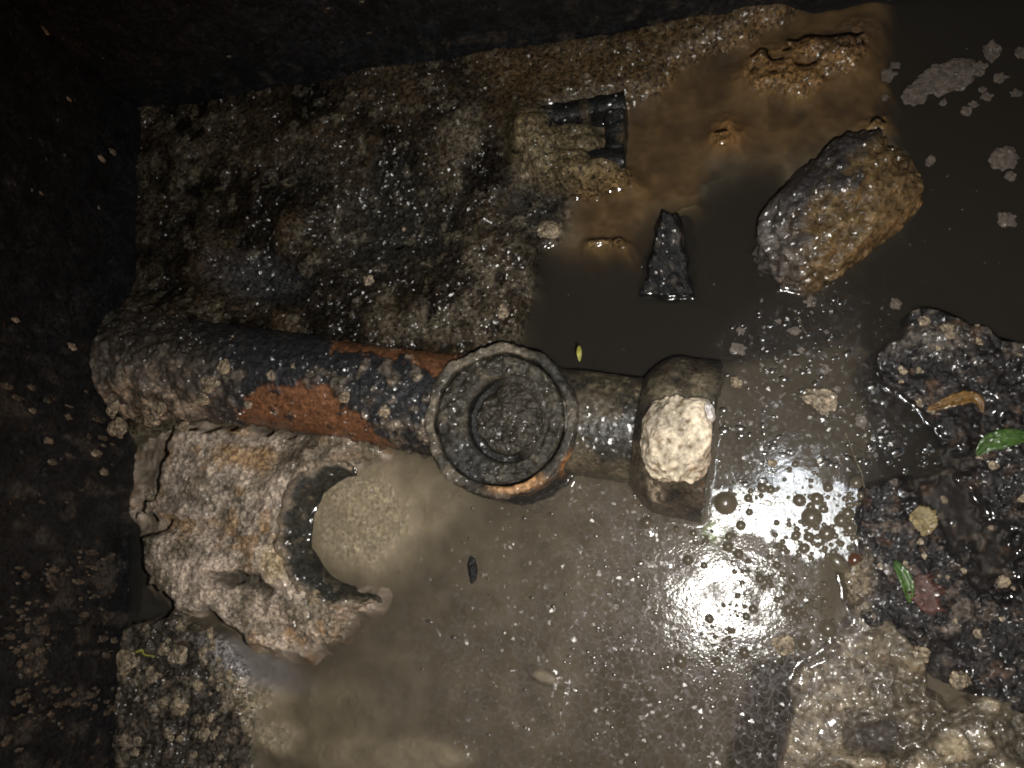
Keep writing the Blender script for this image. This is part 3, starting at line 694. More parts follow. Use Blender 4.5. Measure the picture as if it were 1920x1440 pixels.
# square black frame
def frame():
    zt_ = 0.030; hgt = 0.06
    cs = [P(1000, 196, zt_), P(1171, 173, zt_), P(1168, 306, zt_), P(1005, 318, zt_)]
    c0 = np.mean(cs, 0); c0[2] = 0
    root = empty('square_frame', tuple(c0)); tag(root, 'black square gully frame half buried in brown silt', 'frame')
    wd = 0.024
    for i in range(4):
        a, b_ = cs[i], cs[(i + 1) % 4]
        t = (b_ - a); t[2] = 0; L_ = np.linalg.norm(t); t /= L_
        n = np.array([t[1], -t[0], 0]) * -1
        if (c0 - a)[:2] @ n[:2] < 0: n = -n
        s0, s1 = (0, L_) if i % 2 == 0 else (wd + 0.002, L_ - wd - 0.002)
        bm = bmesh.new()
        nn = 60; rows = []
        for q_ in range(nn + 1):
            s = s0 + (s1 - s0) * q_ / nn
            q3 = a + t * s
            w0 = float(0.014 * (fbm2(np.array([q3[0] * 30]), np.array([q3[1] * 30]), 3, 71)[0] - 0.5)); w1 = float(0.005 * (fbm2(np.array([q3[0] * 90]), np.array([q3[1] * 90]), 2, 72)[0] - 0.5))
            prof = [(w1, -hgt), (w1, -0.003 + w0), (0.002 + w1, w0), (wd * 0.5, w0 + w1), (wd - 0.003 - w1, w0), (wd - w1, -0.004 + w0), (wd, -hgt)]
            rows.append([bm.verts.new(Vector(a + t * s + n * u - c0 + np.array([0, 0, zz]))) for u, zz in prof])
        for q_ in range(nn):
            for r_ in range(6):
                bm.faces.new([rows[q_][r_], rows[q_ + 1][r_], rows[q_ + 1][r_ + 1], rows[q_][r_ + 1]])
        bm.faces.new(rows[0]); bm.faces.new(rows[-1][::-1])
        bmesh.ops.recalc_face_normals(bm, faces=bm.faces[:])
        me = bpy.data.meshes.new('frame_bar'); bm.to_mesh(me); bm.free()
        me.polygons.foreach_set('use_smooth', [True] * len(me.polygons))
        cv = np.array([v.co[:] for v in me.vertices]) + c0
        cc = np.zeros((len(cv), 3)) + 0.008
        cc = cmix(cc, (0.085, 0.062, 0.034), sst(0.56, 0.70, fbm3(cv, 38, 4, 73)) * 0.8)
        at = me.color_attributes.new('col', 'FLOAT_COLOR', 'POINT'); at.data.foreach_set('color', np.hstack([cc, np.ones((len(cv), 1))]).astype(np.float32).ravel())
        link('frame_bar', me, M_black, root)
frame()

# broken upright pipe rim inside the sludge heap
def broken_rim():
    c_ = P(676, 992, 0.0); kk = mpp(676, 992)
    ri, th, H_ = 104 * kk, 0.017, 0.050
    a0, a1 = math.radians(98), math.radians(288)
    na, ns = 170, 60
    ang = np.linspace(a0, a1, na)
    prof = np.array([(ri - 0.002, -0.07), (ri, 0.0), (ri + 0.008, 0.015), (ri + 0.016, 0.026), (ri + 0.023, 0.031), (ri + 0.029, 0.031), (ri + 0.034, 0.025), (ri + 0.036, -0.07)])
    s = np.concatenate([[0], np.cumsum(np.hypot(np.diff(prof[:, 0]), np.diff(prof[:, 1])))]); ss = np.linspace(0, s[-1], ns)
    rr = np.interp(ss, s, prof[:, 0]); zz = np.interp(ss, s, prof[:, 1])
    A_, R_ = np.meshgrid(ang, rr, indexing='ij'); Z_ = np.repeat(zz[None], na, 0)
    # broken height along the rim
    u = (A_ - a0) / (a1 - a0)
    top = np.interp(u, [0, 0.08, 0.2, 0.45, 0.7, 0.85, 0.95, 1.0], [0.35, 0.7, 0.95, 1.0, 0.95, 0.75, 0.5, 0.3])
    top = top * (0.85 + 0.3 * n2(u * 18, u * 0, 5))
    Z_ = np.where(Z_ > 0, Z_ * top, Z_)
    tap = np.interp(u, [0, 0.12, 0.8, 1.0], [0.35, 1.0, 1.0, 0.2])
    R2 = ri + (R_ - ri) * tap + (u > 0.86) * (u - 0.86) * 0.12
    p = np.stack([R2 * np.cos(A_), R2 * np.sin(A_), Z_], -1)
    d = 0.012 * (fbm3(p, 55, 4, 91) - 0.5) + 0.004 * (fbm3(p, 200, 2, 92) - 0.5)
    p[..., 0] += d * np.cos(A_); p[..., 1] += d * np.sin(A_); p[..., 2] += d * 0.8
    c = np.array([0.028, 0.028, 0.022]) * (0.4 + 1.2 * fbm3(p, 60, 4, 93))[..., None]
    c = cmix(c, (0.20, 0.16, 0.11), sst(0.58, 0.7, fbm3(p, 80, 3, 94)) * 0.5)
    c = cmix(c, (0.26, 0.20, 0.14), sst(ri + 0.018, ri + 0.026, R_ + 0.016 * (fbm3(p, 70, 3, 95) - 0.5)) * 0.8)
    Fq = grid_faces(na, ns)
    V = p.reshape(-1, 3); n = len(V)
    caps = []
    e0 = list(range(ns)); e1 = [(na - 1) * ns + i for i in range(ns)]
    for e in (e0, e1):
        for i in range(ns // 2 - 1):
            caps.append([e[i], e[i + 1], e[ns - 2 - i], e[ns - 1 - i]])
    o = link('broken_pipe_rim', np_mesh('broken_pipe_rim', V, np.vstack([Fq, np.array(caps)]), c), M_clay); o.location = c_
    tag(o, 'black curved broken pipe rim around the pale silt pool', 'pipe rim')
broken_rim()

# ================================================================== water
x0w, x1w = x0 + 0.005, x1 - 0.005
nxw, nyw = 540, 445
wx, wy = np.meshgrid(np.linspace(x0, x1, nxw), np.linspace(y0, y1, nyw))
# water climbs a little where it meets anything that stands out of it
bpy.context.view_layer.update()
_dg = bpy.context.evaluated_depsgraph_get()
dry = np.zeros(wx.shape)
_dn = Vector((0, 0, -1))
for j_ in range(nyw):
    for i_ in range(nxw):
        hit = SC.ray_cast(_dg, Vector((wx[j_, i_], wy[j_, i_], 0.9)), _dn, distance=1.2)
        if hit[0] and hit[1].z > -0.0004: dry[j_, i_] = 1.0
def blur(a_):
    p_ = np.pad(a_, 1, mode='edge')
    return (p_[:-2, 1:-1] + p_[2:, 1:-1] + p_[1:-1, :-2] + p_[1:-1, 2:] + 2 * p_[1:-1, 1:-1]) / 6
soft_ = blur(blur(dry)); soft_ = blur(soft_)
wz = 0.0052 * np.clip(soft_, 0, 0.75) ** 1.5 * (0.5 + fbm2(wx * 60, wy * 60, 2, 15)) + 0.0003 * (fbm2(wx * 25, wy * 25, 2, 5) - 0.5)
dl = (wx - corner[0]) * ln_in[0] + (wy - corner[1]) * ln_in[1]      # distance from the left wall

wpx, wpy = proj(wx, wy, np.zeros_like(wx))
wwx = wpx + 40 * (fbm2(wx * 30, wy * 30, 4, 8) - 0.5); wwy = wpy + 40 * (fbm2(wx * 30 + 9, wy * 30, 4, 9) - 0.5)
film = np.maximum.reduce([0.2 * pmask(wwx, wwy, [(1360, 640), (1450, 570), (1620, 560), (1640, 700), (1720, 800), (1640, 900), (1360, 900)], 40), emask(wwx, wwy, 1340, 1170, 330, 260, 20, 0.75), 0.55 * emask(wwx, wwy, 1080, 1250, 330, 220, 0, 0.8), 0.35 * emask(wwx, wwy, 1440, 830, 130, 130, 0, 0.7)])
oww = 46 * (fbm2(wx * 85, wy * 85, 4, 18) - 0.5)
oil = pmask(wwx + oww, wwy + 46 * (fbm2(wx * 85 + 3, wy * 85, 4, 19) - 0.5), [(1335, 925), (1420, 905), (1560, 905), (1620, 930), (1615, 1000), (1590, 1050), (1560, 1048), (1470, 1030), (1420, 990), (1345, 1000)], 6)
film = film * (1 - oil) * (1 - pmask(wwx, wwy, [(1530, 1040), (1600, 1050), (1590, 1130), (1560, 1200), (1520, 1130)], 14) * 0.9)
fleck = np.maximum.reduce([film, pmask(wwx, wwy, [(1350, 640), (1450, 570), (1640, 540), (1660, 700), (1740, 830), (1640, 920), (1350, 930)], 80), 0.5 * emask(wwx, wwy, 1050, 1150, 330, 260, 0, 0.7)]) * (1 - oil)
algae = np.maximum.reduce([emask(wwx, wwy, 1345, 1000, 26, 20, 0, 0.5), emask(wwx, wwy, 1400, 922, 26, 14, 0, 0.5), emask(wwx, wwy, 1475, 938, 22, 12, 0, 0.5)])
nw = nxw * nyw
bot = -0.13
Vw = np.vstack([np.stack([wx, wy, wz], -1).reshape(-1, 3), np.array([[x0, y0, bot], [x1, y0, bot], [x1, y1, bot], [x0, y1, bot]])])
me_w = bpy.data.meshes.new('water')
faces = grid_faces(nyw, nxw)
bm_w = np_mesh('water_top', Vw, faces, None, True,
               {'film': np.append(film.ravel(), [0] * 4), 'fleck': np.append(fleck.ravel(), [0] * 4), 'oil': np.append(oil.ravel(), [0] * 4), 'algae': np.append(algae.ravel(), [0] * 4)})
bmw = bmesh.new(); bmw.from_mesh(bm_w); bmw.verts.ensure_lookup_table()
r0 = [bmw.verts[i] for i in range(nxw)]; r1 = [bmw.verts[(nyw - 1) * nxw + i] for i in range(nxw)]
c0 = [bmw.verts[j * nxw] for j in range(nyw)]; c1 = [bmw.verts[j * nxw + nxw - 1] for j in range(nyw)]
q = [bmw.verts[nw + i] for i in range(4)]
bmw.faces.new([q[0], q[1]] + r0[::-1]); bmw.faces.new([q[3], q[2]][::-1] + r1)
bmw.faces.new([q[3], q[0]] + c0); bmw.faces.new([q[1], q[2]] + c1[::-1]); bmw.faces.new([q[3], q[2], q[1], q[0]])
bmesh.ops.recalc_face_normals(bmw, faces=[f for f in bmw.faces])
bmw.to_mesh(bm_w); bmw.free()

def water_material():
    m = bpy.data.materials.new('murky_water'); m.use_nodes = True
    nt = m.node_tree; N = nt.nodes; L = nt.links; N.clear()
    out = N.new('ShaderNodeOutputMaterial'); g = N.new('ShaderNodeNewGeometry')
    def attr(n):
        a = N.new('ShaderNodeAttribute'); a.attribute_name = n; return a.outputs['Fac']
    def math_(op, a, b=None, clamp=False):
        k = N.new('ShaderNodeMath'); k.operation = op; k.use_clamp = clamp
        for i, v in enumerate((a, b)):
            if v is None: continue
            if isinstance(v, (int, float)): k.inputs[i].default_value = v
            else: L.new(v, k.inputs[i])
        return k.outputs[0]
    def noise(sc, det=4, ro=0.6, dist=0.0, vec=None):
        k = N.new('ShaderNodeTexNoise'); k.inputs['Scale'].default_value = sc; k.inputs['Detail'].default_value = det
        k.inputs['Roughness'].default_value = ro; k.inputs['Distortion'].default_value = dist
        L.new(vec or g.outputs['Position'], k.inputs['Vector']); return k.outputs[0]
    def maprange(v, a, b, c, d):
        k = N.new('ShaderNodeMapRange'); L.new(v, k.inputs[0])
        for i, t in enumerate((a, b, c, d)): k.inputs[1 + i].default_value = t
        return k.outputs[0]
    fl, oi, al = attr('film'), attr('oil'), attr('algae')
    # ripples: the greasy skin is wrinkled, open water nearly flat
    h1 = noise(300, 3, 0.6, 0.5); h2 = noise(45, 2, 0.5)
    b1 = N.new('ShaderNodeBump'); b1.inputs['Distance'].default_value = 0.0010; L.new(h1, b1.inputs['Height'])
    L.new(math_('ADD', maprange(fl, 0, 1, 0.08, 0.17), math_('MULTIPLY', oi, 0.30)), b1.inputs['Strength'])
    b2 = N.new('ShaderNodeBump'); b2.inputs['Distance'].default_value = 0.002; b2.inputs['Strength'].default_value = 0.25
    L.new(h2, b2.inputs['Height']); L.new(b1.outputs[0], b2.inputs['Normal'])
    nrm = b2.outputs[0]
    gl = N.new('ShaderNodeBsdfGlossy'); gl.inputs['Color'].default_value = (1, 1, 1, 1); L.new(nrm, gl.inputs['Normal'])
    L.new(math_('ADD', maprange(fl, 0, 1, 0.10, 0.11), math_('MULTIPLY', oi, 0.15)), gl.inputs['Roughness'])
    # flecks of grease lying tilted in the skin
    dn = N.new('ShaderNodeTexNoise'); dn.inputs['Scale'].default_value = 300; dn.inputs['Detail'].default_value = 2; L.new(g.outputs['Position'], dn.inputs['Vector'])
    dsc = N.new('ShaderNodeVectorMath'); dsc.operation = 'SCALE'; dsc.inputs['Scale'].default_value = 0.006; L.new(dn.outputs['Color'], dsc.inputs[0])
    dad = N.new('ShaderNodeVectorMath'); dad.operation = 'ADD'; L.new(g.outputs['Position'], dad.inputs[0]); L.new(dsc.outputs[0], dad.inputs[1])
    vf = N.new('ShaderNodeTexVoronoi'); vf.inputs['Scale'].default_value = 300; L.new(dad.outputs[0], vf.inputs['Vector'])
    vm = N.new('ShaderNodeVectorMath'); vm.operation = 'MULTIPLY_ADD'; L.new(vf.outputs['Color'], vm.inputs[0]); vm.inputs[1].default_value = (0.56,) * 3; vm.inputs[2].default_value = (-0.28,) * 3
    vad = N.new('ShaderNodeVectorMath'); vad.operation = 'ADD'; L.new(g.outputs['Normal'], vad.inputs[0]); L.new(vm.outputs[0], vad.inputs[1])
    vnn = N.new('ShaderNodeVectorMath'); vnn.operation = 'NORMALIZE'; L.new(vad.outputs[0], vnn.inputs[0])
    gl2 = N.new('ShaderNodeBsdfGlossy'); gl2.inputs['Roughness'].default_value = 0.2; L.new(vnn.outputs[0], gl2.inputs['Normal'])
    gmix = N.new('ShaderNodeMixShader'); L.new(math_('MULTIPLY', maprange(attr('fleck'), 0, 1, 0.02, 1.0), maprange(noise(30, 4), 0.44, 0.60, 0.04, 0.9)), gmix.inputs[0]); L.new(gl.outputs[0], gmix.inputs[1]); L.new(gl2.outputs[0], gmix.inputs[2])
    tr = N.new('ShaderNodeBsdfTransparent')
    fr = N.new('ShaderNodeFresnel')
    L.new(math_('ADD', 1.33, math_('ADD', math_('MULTIPLY', oi, 0.8), math_('MULTIPLY', fl, 0.05))), fr.inputs['IOR'])
    # thin floating skin: threads and flecks of scum
    vo = N.new('ShaderNodeTexVoronoi'); vo.feature = 'DISTANCE_TO_EDGE'; vo.inputs['Scale'].default_value = 95
    wv = N.new('ShaderNodeVectorMath'); wv.operation = 'ADD'
    wn_ = N.new('ShaderNodeTexNoise'); wn_.inputs['Scale'].default_value = 60; wn_.inputs['Detail'].default_value = 3; L.new(g.outputs['Position'], wn_.inputs['Vector'])
    sc = N.new('ShaderNodeVectorMath'); sc.operation = 'SCALE'; sc.inputs['Scale'].default_value = 0.02; L.new(wn_.outputs['Color'], sc.inputs[0])
    L.new(g.outputs['Position'], wv.inputs[0]); L.new(sc.outputs[0], wv.inputs[1]); L.new(wv.outputs[0], vo.inputs['Vector'])
    thread = maprange(vo.outputs['Distance'], 0.0, 0.10, 1.0, 0.0)
    patch = maprange(noise(38, 5, 0.65, 0.8), 0.42, 0.68, 0.0, 1.0)
    speck = maprange(noise(210, 2, 0.5), 0.66, 0.74, 0.0, 0.6)
    skin = math_('MULTIPLY', fl, math_('ADD', math_('MULTIPLY', thread, 0.22), math_('ADD', math_('MULTIPLY', patch, 0.14), math_('MULTIPLY', speck, 0.4))), True)
    skin = math_('MAXIMUM', skin, math_('MULTIPLY', al, maprange(noise(150, 4), 0.42, 0.6, 0.1, 0.75)))
    df = N.new('ShaderNodeBsdfDiffuse'); L.new(nrm, df.inputs['Normal'])
    mc = N.new('ShaderNodeMix'); mc.data_type = 'RGBA'; L.new(al, mc.inputs['Factor'])
    mc.inputs['A'].default_value = (0.40, 0.345, 0.35, 1); mc.inputs['B'].default_value = (0.42, 0.50, 0.28, 1)
    L.new(mc.outputs['Result'], df.inputs['Color'])
    m1 = N.new('ShaderNodeMixShader'); L.new(skin, m1.inputs[0]); L.new(tr.outputs[0], m1.inputs[1]); L.new(df.outputs[0], m1.inputs[2])
    m2 = N.new('ShaderNodeMixShader'); L.new(fr.outputs[0], m2.inputs[0]); L.new(m1.outputs[0], m2.inputs[1]); L.new(gmix.outputs[0], m2.inputs[2])
    L.new(m2.outputs[0], out.inputs['Surface'])
    vsn = N.new('ShaderNodeVolumeScatter'); vsn.inputs['Color'].default_value = (0.82, 0.75, 0.66, 1); vsn.inputs['Density'].default_value = 4.8
    va = N.new('ShaderNodeVolumeAbsorption'); va.inputs['Color'].default_value = (0.42, 0.38, 0.31, 1); va.inputs['Density'].default_value = 36.0
    ad = N.new('ShaderNodeAddShader'); L.new(vsn.outputs[0], ad.inputs[0]); L.new(va.outputs[0], ad.inputs[1])
    L.new(ad.outputs[0], out.inputs['Volume'])
    return m
water = link('water', bm_w, water_material())
tag(water, kind='structure')

# ================================================================== leaves, twigs
def floor_z(p):
    """highest of the built ground under a point"""
    dg = bpy.context.evaluated_depsgraph_get()
    best = -0.2
    for o in (floor, bank, fat, heap):
        ok, loc, nrm, i = o.ray_cast(o.matrix_world.inverted() @ Vector((p[0], p[1], 0.5)), Vector((0, 0, -1)))
        if ok: best = max(best, (o.matrix_world @ loc).z)
    return best

def leaf(name, spine, width, mat, label, lift=0.004, curl=0.004, jag=0.0, shape='blade'):
    pts = np.array([P(a, b, 0.012) for a, b in spine]); kk = mpp(*spine[0], 0.012)
    z0 = max(max(floor_z(p) for p in pts), 0.0) + lift
    s = np.concatenate([[0], np.cumsum(np.linalg.norm(np.diff(pts[:, :2], axis=0), axis=1))]); s /= s[-1]
    n = 22; u = np.linspace(0, 1, n)
    cx = np.interp(u, s, pts[:, 0]); cy = np.interp(u, s, pts[:, 1])
    for _ in range(3):
        cx[1:-1] = (cx[:-2] + 2 * cx[1:-1] + cx[2:]) / 4; cy[1:-1] = (cy[:-2] + 2 * cy[1:-1] + cy[2:]) / 4
    tx = np.gradient(cx); ty = np.gradient(cy); l = np.hypot(tx, ty); tx /= l; ty /= l
    if shape == 'blade': wd = width * kk * np.sin(np.pi * np.clip(u * 0.93 + 0.05, 0, 1)) ** 0.75
    else: wd = width * kk * (np.sin(np.pi * np.clip(u * 0.86 + 0.07, 0, 1)) ** 0.45)
    o = np.array([cx[n // 2], cy[n // 2], z0])
    V = []
    for i in range(n):
        for j, q_ in enumerate((-1, -0.5, 0, 0.5, 1)):
            w_ = wd[i] * (1 + jag * (random.random() - 0.5)) * q_
            V.append([cx[i] - ty[i] * w_ - o[0], cy[i] + tx[i] * w_ - o[1], curl * (abs(q_) ** 1.5) + 0.004 * math.sin(3.0 * u[i])])
    V = np.array(V); Fq = grid_faces(n, 5); nv = len(V)
    top = V.copy(); bt_ = V.copy(); bt_[:, 2] -= 0.0008
    rim = [(i * 5) for i in range(n)] + [(n - 1) * 5 + j for j in range(1, 5)] + [i * 5 + 4 for i in range(n - 2, -1, -1)] + [3, 2, 1]
    rf = [[rim[i], rim[(i + 1) % len(rim)], rim[(i + 1) % len(rim)] + nv, rim[i] + nv] for i in range(len(rim))]
    ob = link(name, np_mesh(name, np.vstack([top, bt_]), np.vstack([Fq, Fq[:, ::-1] + nv, np.array(rf)])), mat); ob.location = o
    # raised midrib as a part
    mr_v = []; 
    for i in range(n):
        for (dx, dz) in ((-1, 0.0), (0, 0.0007), (1, 0.0)):
            w_ = 0.0009 * (1 - 0.6 * u[i]) * dx
            mr_v.append([cx[i] - ty[i] * w_ - o[0], cy[i] + tx[i] * w_ - o[1], 0.004 * math.sin(3.0 * u[i]) + 0.0004 + dz])
    link('midrib', np_mesh('midrib', np.array(mr_v), grid_faces(n, 3)), mat, ob)
    return tag(ob, label, 'leaf')
leaf('leaf', [(1832, 852), (1850, 832), (1885, 822), (1935, 818)], 16, M_green, 'fresh green pointed leaf on the black sludge bank at the right edge')
leaf('leaf', [(1740, 768), (1775, 756), (1810, 745), (1832, 748), (1841, 774)], 11, M_brown, 'curled yellow brown leaf on the black sludge bank, tip bent down', jag=0.3)
leaf('leaf', [(1677, 1052), (1692, 1076), (1702, 1100), (1705, 1130)], 11, M_green, 'small green leaf beside the red leaf scrap on the black bank')
leaf('leaf_scrap', [(1716, 1082), (1735, 1105), (1742, 1128), (1736, 1148)], 26, M_red, 'reddish brown leaf scrap lying on the black bank', jag=0.9, shape='wide', curl=0.0012)
leaf('leaf_scrap', [(1712, 958), (1728, 972), (1738, 985), (1750, 994)], 22, M_tan, 'tan leaf scrap at the edge of the narrow dark puddle', jag=0.4, shape='wide', lift=0.005)
leaf('leaf', [(1103, 678), (1104, 692), (1104, 706)], 4.5, M_paleleaf, 'tiny yellow green leaf standing on the pipe neck', lift=0.084, curl=0.0015)

def twig(name, pts, r, label, z, mat=M_twig):
    w_ = np.array([P(a, b, z) for a, b in pts]); o = w_.mean(0)
    n = 14; s = np.linspace(0, 1, len(w_)); u = np.linspace(0, 1, n)
    c = np.stack([np.interp(u, s, w_[:, i]) for i in range(3)], -1) - o
    c[:, 0] += 0.0008 * np.sin(u * 9); c[:, 2] += 0.0006 * np.sin(u * 13)
    V = []
    t = np.gradient(c, axis=0); t /= np.linalg.norm(t, axis=1)[:, None]
    for i in range(n):
        a = np.cross(t[i], [0, 0, 1]); b = np.cross(a, t[i]); rr = r * (1 - 0.5 * u[i])
        for k_ in range(6):
            V.append(c[i] + rr * (a * math.cos(k_ * math.pi / 3) + b * math.sin(k_ * math.pi / 3)))
    ob = link(name, np_mesh(name, np.array(V), grid_faces(n, 6, True)), mat); ob.location = o
    return tag(ob, label, 'twig')
twig('twig', [(1584, 812), (1598, 846), (1614, 882), (1621, 925)], 0.0016, 'thin brown twig floating beside the foamy patch', 0.002)
twig('twig', [(1496, 594), (1505, 612), (1515, 636)], 0.0011, 'short straw coloured twig floating below the stone', 0.002)
twig('worm_cast', [(256, 1222), (266, 1218), (272, 1228), (290, 1231)], 0.0022, 'tiny yellow curl of debris on the lower left benching', max(floor_z(P(272, 1226)), 0) + 0.003, M_paleleaf)['category'] = 'debris'

# small black scrap in the pool
bs = link('black_scrap', lump_mesh('black_scrap', (0.0055, 0.016, 0.003), 3, 0.4, 1.5, 9, 2.2, lambda V, v, n, nf: np.zeros((len(V), 3)) + 0.012), M_shard)
bs.location = P(886, 1068, 0.001); bs.rotation_euler.z = 0.15
tag(bs, 'small black scrap floating alone in the middle of the pool', 'scrap')

# ================================================================== crumbs and scum
CR = []
for sdd in range(6):
    CR.append(lump_mesh('crumb', (1, 1, 0.6), 4, 0.75, 1.5, 60 + sdd, 2.0,
                        lambda V, v, n, nf: np.array([0.30, 0.235, 0.16]) * (0.8 + 1.6 * nf + 1.0 * n)[:, None], 0.14))
    CR[-1].materials.append(M_crumb)
SCM = []
for sdd in range(4):
    V_, F_ = ico(4)
    SCM.append(lump_mesh('scum_fleck', (1, 1, 0.22), 4, 0.85, 1.9, 80 + sdd, 2.0, None, 0.16)); SCM[-1].materials.append(M_scum)

PLACED = []
def crumb(px, py, r, label, group=None, mesh=None, z=None, flat=1.0, name='fat_crumb', cat='crumb', asp=1.0, rot=None):
    kk = mpp(px, py, 0.01)
    p = P(px, py, 0.01)
    zz = z if z is not None else floor_z(p)
    p = P(px, py, zz)
    o = bpy.data.objects.new(name, mesh or random.choice(CR)); COL.objects.link(o)
    o.location = (p[0], p[1], zz + 0.05 * r * kk * flat)
    o.scale = (r * kk * asp, r * kk, r * kk * flat * 0.9)
    o.rotation_euler = (0, 0, random.uniform(0, 6.28) if rot is None else rot)
    PLACED.append((o, px, py))
    return tag(o, label, cat, group)

# distinct ones
crumb(1028, 432, 17, 'whitish fat crumb at the edge of the upper benching left of the slate shard', asp=1.3, rot=0.2)
crumb(690, 527, 11, 'pale yellow crumb alone on the dark upper benching', asp=0.9)
crumb(945, 585, 14, 'tan crumb on the benching just above the round access eye', asp=0.7, rot=0.3)
crumb(1380, 718, 10, 'small cream crumb floating right of the flared collar', z=0.001)
crumb(1800, 1275, 15, 'pale pointed fat crumb between black bank and greasy fat deposit', asp=1.2, rot=2.5, z=0.004)
crumb(1725, 1228, 14, 'cream fat crumb on the upper right rim of the greasy fat deposit', z=0.014)
crumb(1712, 612, 0, '', z=0) if False else None
crumb(757, 430, 4, 'tiny cream speck on the smooth dark part of the upper benching')
crumb(985, 328, 9, 'tan crumb pair left of the square frame')
crumb(1538, 752, 22, 'tan soft lump floating in the glinting water above the twig', z=0.0, flat=0.5, asp=1.3, rot=-0.4)
crumb(1448, 868, 8, 'amber brown lump floating just above the white foam', z=0.001)
crumb(590, 1120, 12, 'bright cream lump on the lower rim of the sludge heap')
crumb(285, 928, 13, 'large cream blob at the left end of the sludge heap', flat=0.5)
crumb(238, 1243, 20, 'orange tinted blob on the lower left benching against the wall', flat=0.7)
crumb(1470, 1210, 18, 'tan lump with wet rim at the lower edge of the foam', z=0.0, flat=0.6)

# scum flecks floating in the upper right water
for (a, b, r, lab) in [(1780, 142, 27, 'broad ragged tan scum raft in the upper right water'), (1718, 176, 18, 'tan scum raft just left of the broad one in the upper right water'),
                       (1885, 295, 19, 'tan scum raft by the right edge, level with the stone top'), (1886, 412, 13, 'small tan scum fleck by the right edge, level with the stone middle')]:
    crumb(a, b, r, lab, mesh=SCM[0] if r > 25 else random.choice(SCM), z=-0.003, name='scum_raft', cat='scum', asp=1.6 if r > 25 else 1.0, rot=0.2, flat=0.35)
for (a, b, r) in [(1812, 208, 11), (1665, 140, 14), (1768, 192, 8), (1850, 182, 11), (1842, 168, 8), (1860, 95, 16), (1914, 100, 10), (1835, 130, 14), (1680, 122, 8), (1660, 182, 7), (1875, 145, 12), (1826, 195, 9), (1905, 175, 8), (1745, 300, 9), (1895, 330, 12)]:
    crumb(a, b, r * 0.75, 'small tan scum fleck drifting in the upper right water', 'scum flecks in the upper right water', mesh=random.choice(SCM), z=-0.0030, name='scum_fleck', cat='scum', flat=0.35, asp=random.uniform(0.8, 1.4))
for (a, b, r) in [(1520, 566, 12), (1389, 621, 9), (1382, 654, 14), (1548, 692, 11), (1460, 603, 7), (1490, 620, 10), (1502, 656, 8), (1421, 485, 9), (1615, 790, 12), (1680, 570, 12), (1550, 622, 6), (1570, 730, 8)]:
    crumb(a, b, r * 0.75, 'small scum fleck floating between the stone and the collar', 'scum flecks between stone and collar', mesh=random.choice(SCM), z=-0.0030, name='scum_fleck', cat='scum', flat=0.35, asp=random.uniform(0.8, 1.5))
# crumbs caught on the black bank
for (a, b, r) in [(1732, 602, 13), (1775, 615, 12), (1780, 628, 9), (1762, 652, 9), (1832, 610, 5), (1835, 640, 9), (1644, 690, 12), (1692, 694, 9), (1724, 696, 8), (1690, 716, 5), (1725, 755, 14), (1745, 770, 8), (1912, 663, 6), (1836, 858, 7),
                  (1862, 872, 11), (1725, 1015, 8), (1735, 1045, 9), (1805, 1072, 7), (1762, 1080, 5), (1776, 1082, 5), (1790, 1165, 7), (1832, 1185, 9), (1880, 1090, 14), (1905, 1100, 8), (1882, 1162, 8), (1918, 935, 9), (1770, 938, 7), (1862, 990, 10), (1700, 1058, 9), (1650, 1062, 9)]:
    crumb(a, b, r * 0.72, 'small pale crumb caught on the black sludge bank', 'crumbs on the black sludge bank', flat=0.8, asp=random.uniform(0.8, 1.4))
# crumbs over the pipe's sludge end and the lower left benching
for (a, b, r) in [(395, 720, 16), (420, 690, 14), (380, 745, 14), (300, 760, 15), (430, 640, 10), (240, 700, 14), (180, 740, 14), (210, 765, 17), (220, 800, 15), (195, 725, 10), (285, 790, 11), (645, 745, 11), (720, 770, 10), (550, 690, 7), (605, 668, 6), (465, 760, 7), (345, 800, 10)]:
    dd = abs(b - (672 + (a - 235) * 0.143)); rp = 92.0
    zz = ZC + R_P * math.sqrt(max(0.02, 1 - min(dd / rp, 0.99) ** 2)) + 0.004
    if a < 240: zz = 0.05
    crumb(a, b, r, 'pale fat crumb stuck to the blackened clay pipe', 'crumbs stuck to the clay pipe', z=zz, flat=0.8, asp=random.uniform(0.8, 1.4))
for i in range(34):
    a = random.uniform(250, 430); b = random.uniform(1160, 1440)
    crumb(a, b, random.choice([5, 6, 7, 9, 13]), 'pale fat crumb on the dark lower left benching', 'crumbs on the lower left benching', flat=0.7, asp=random.uniform(0.7, 1.5))

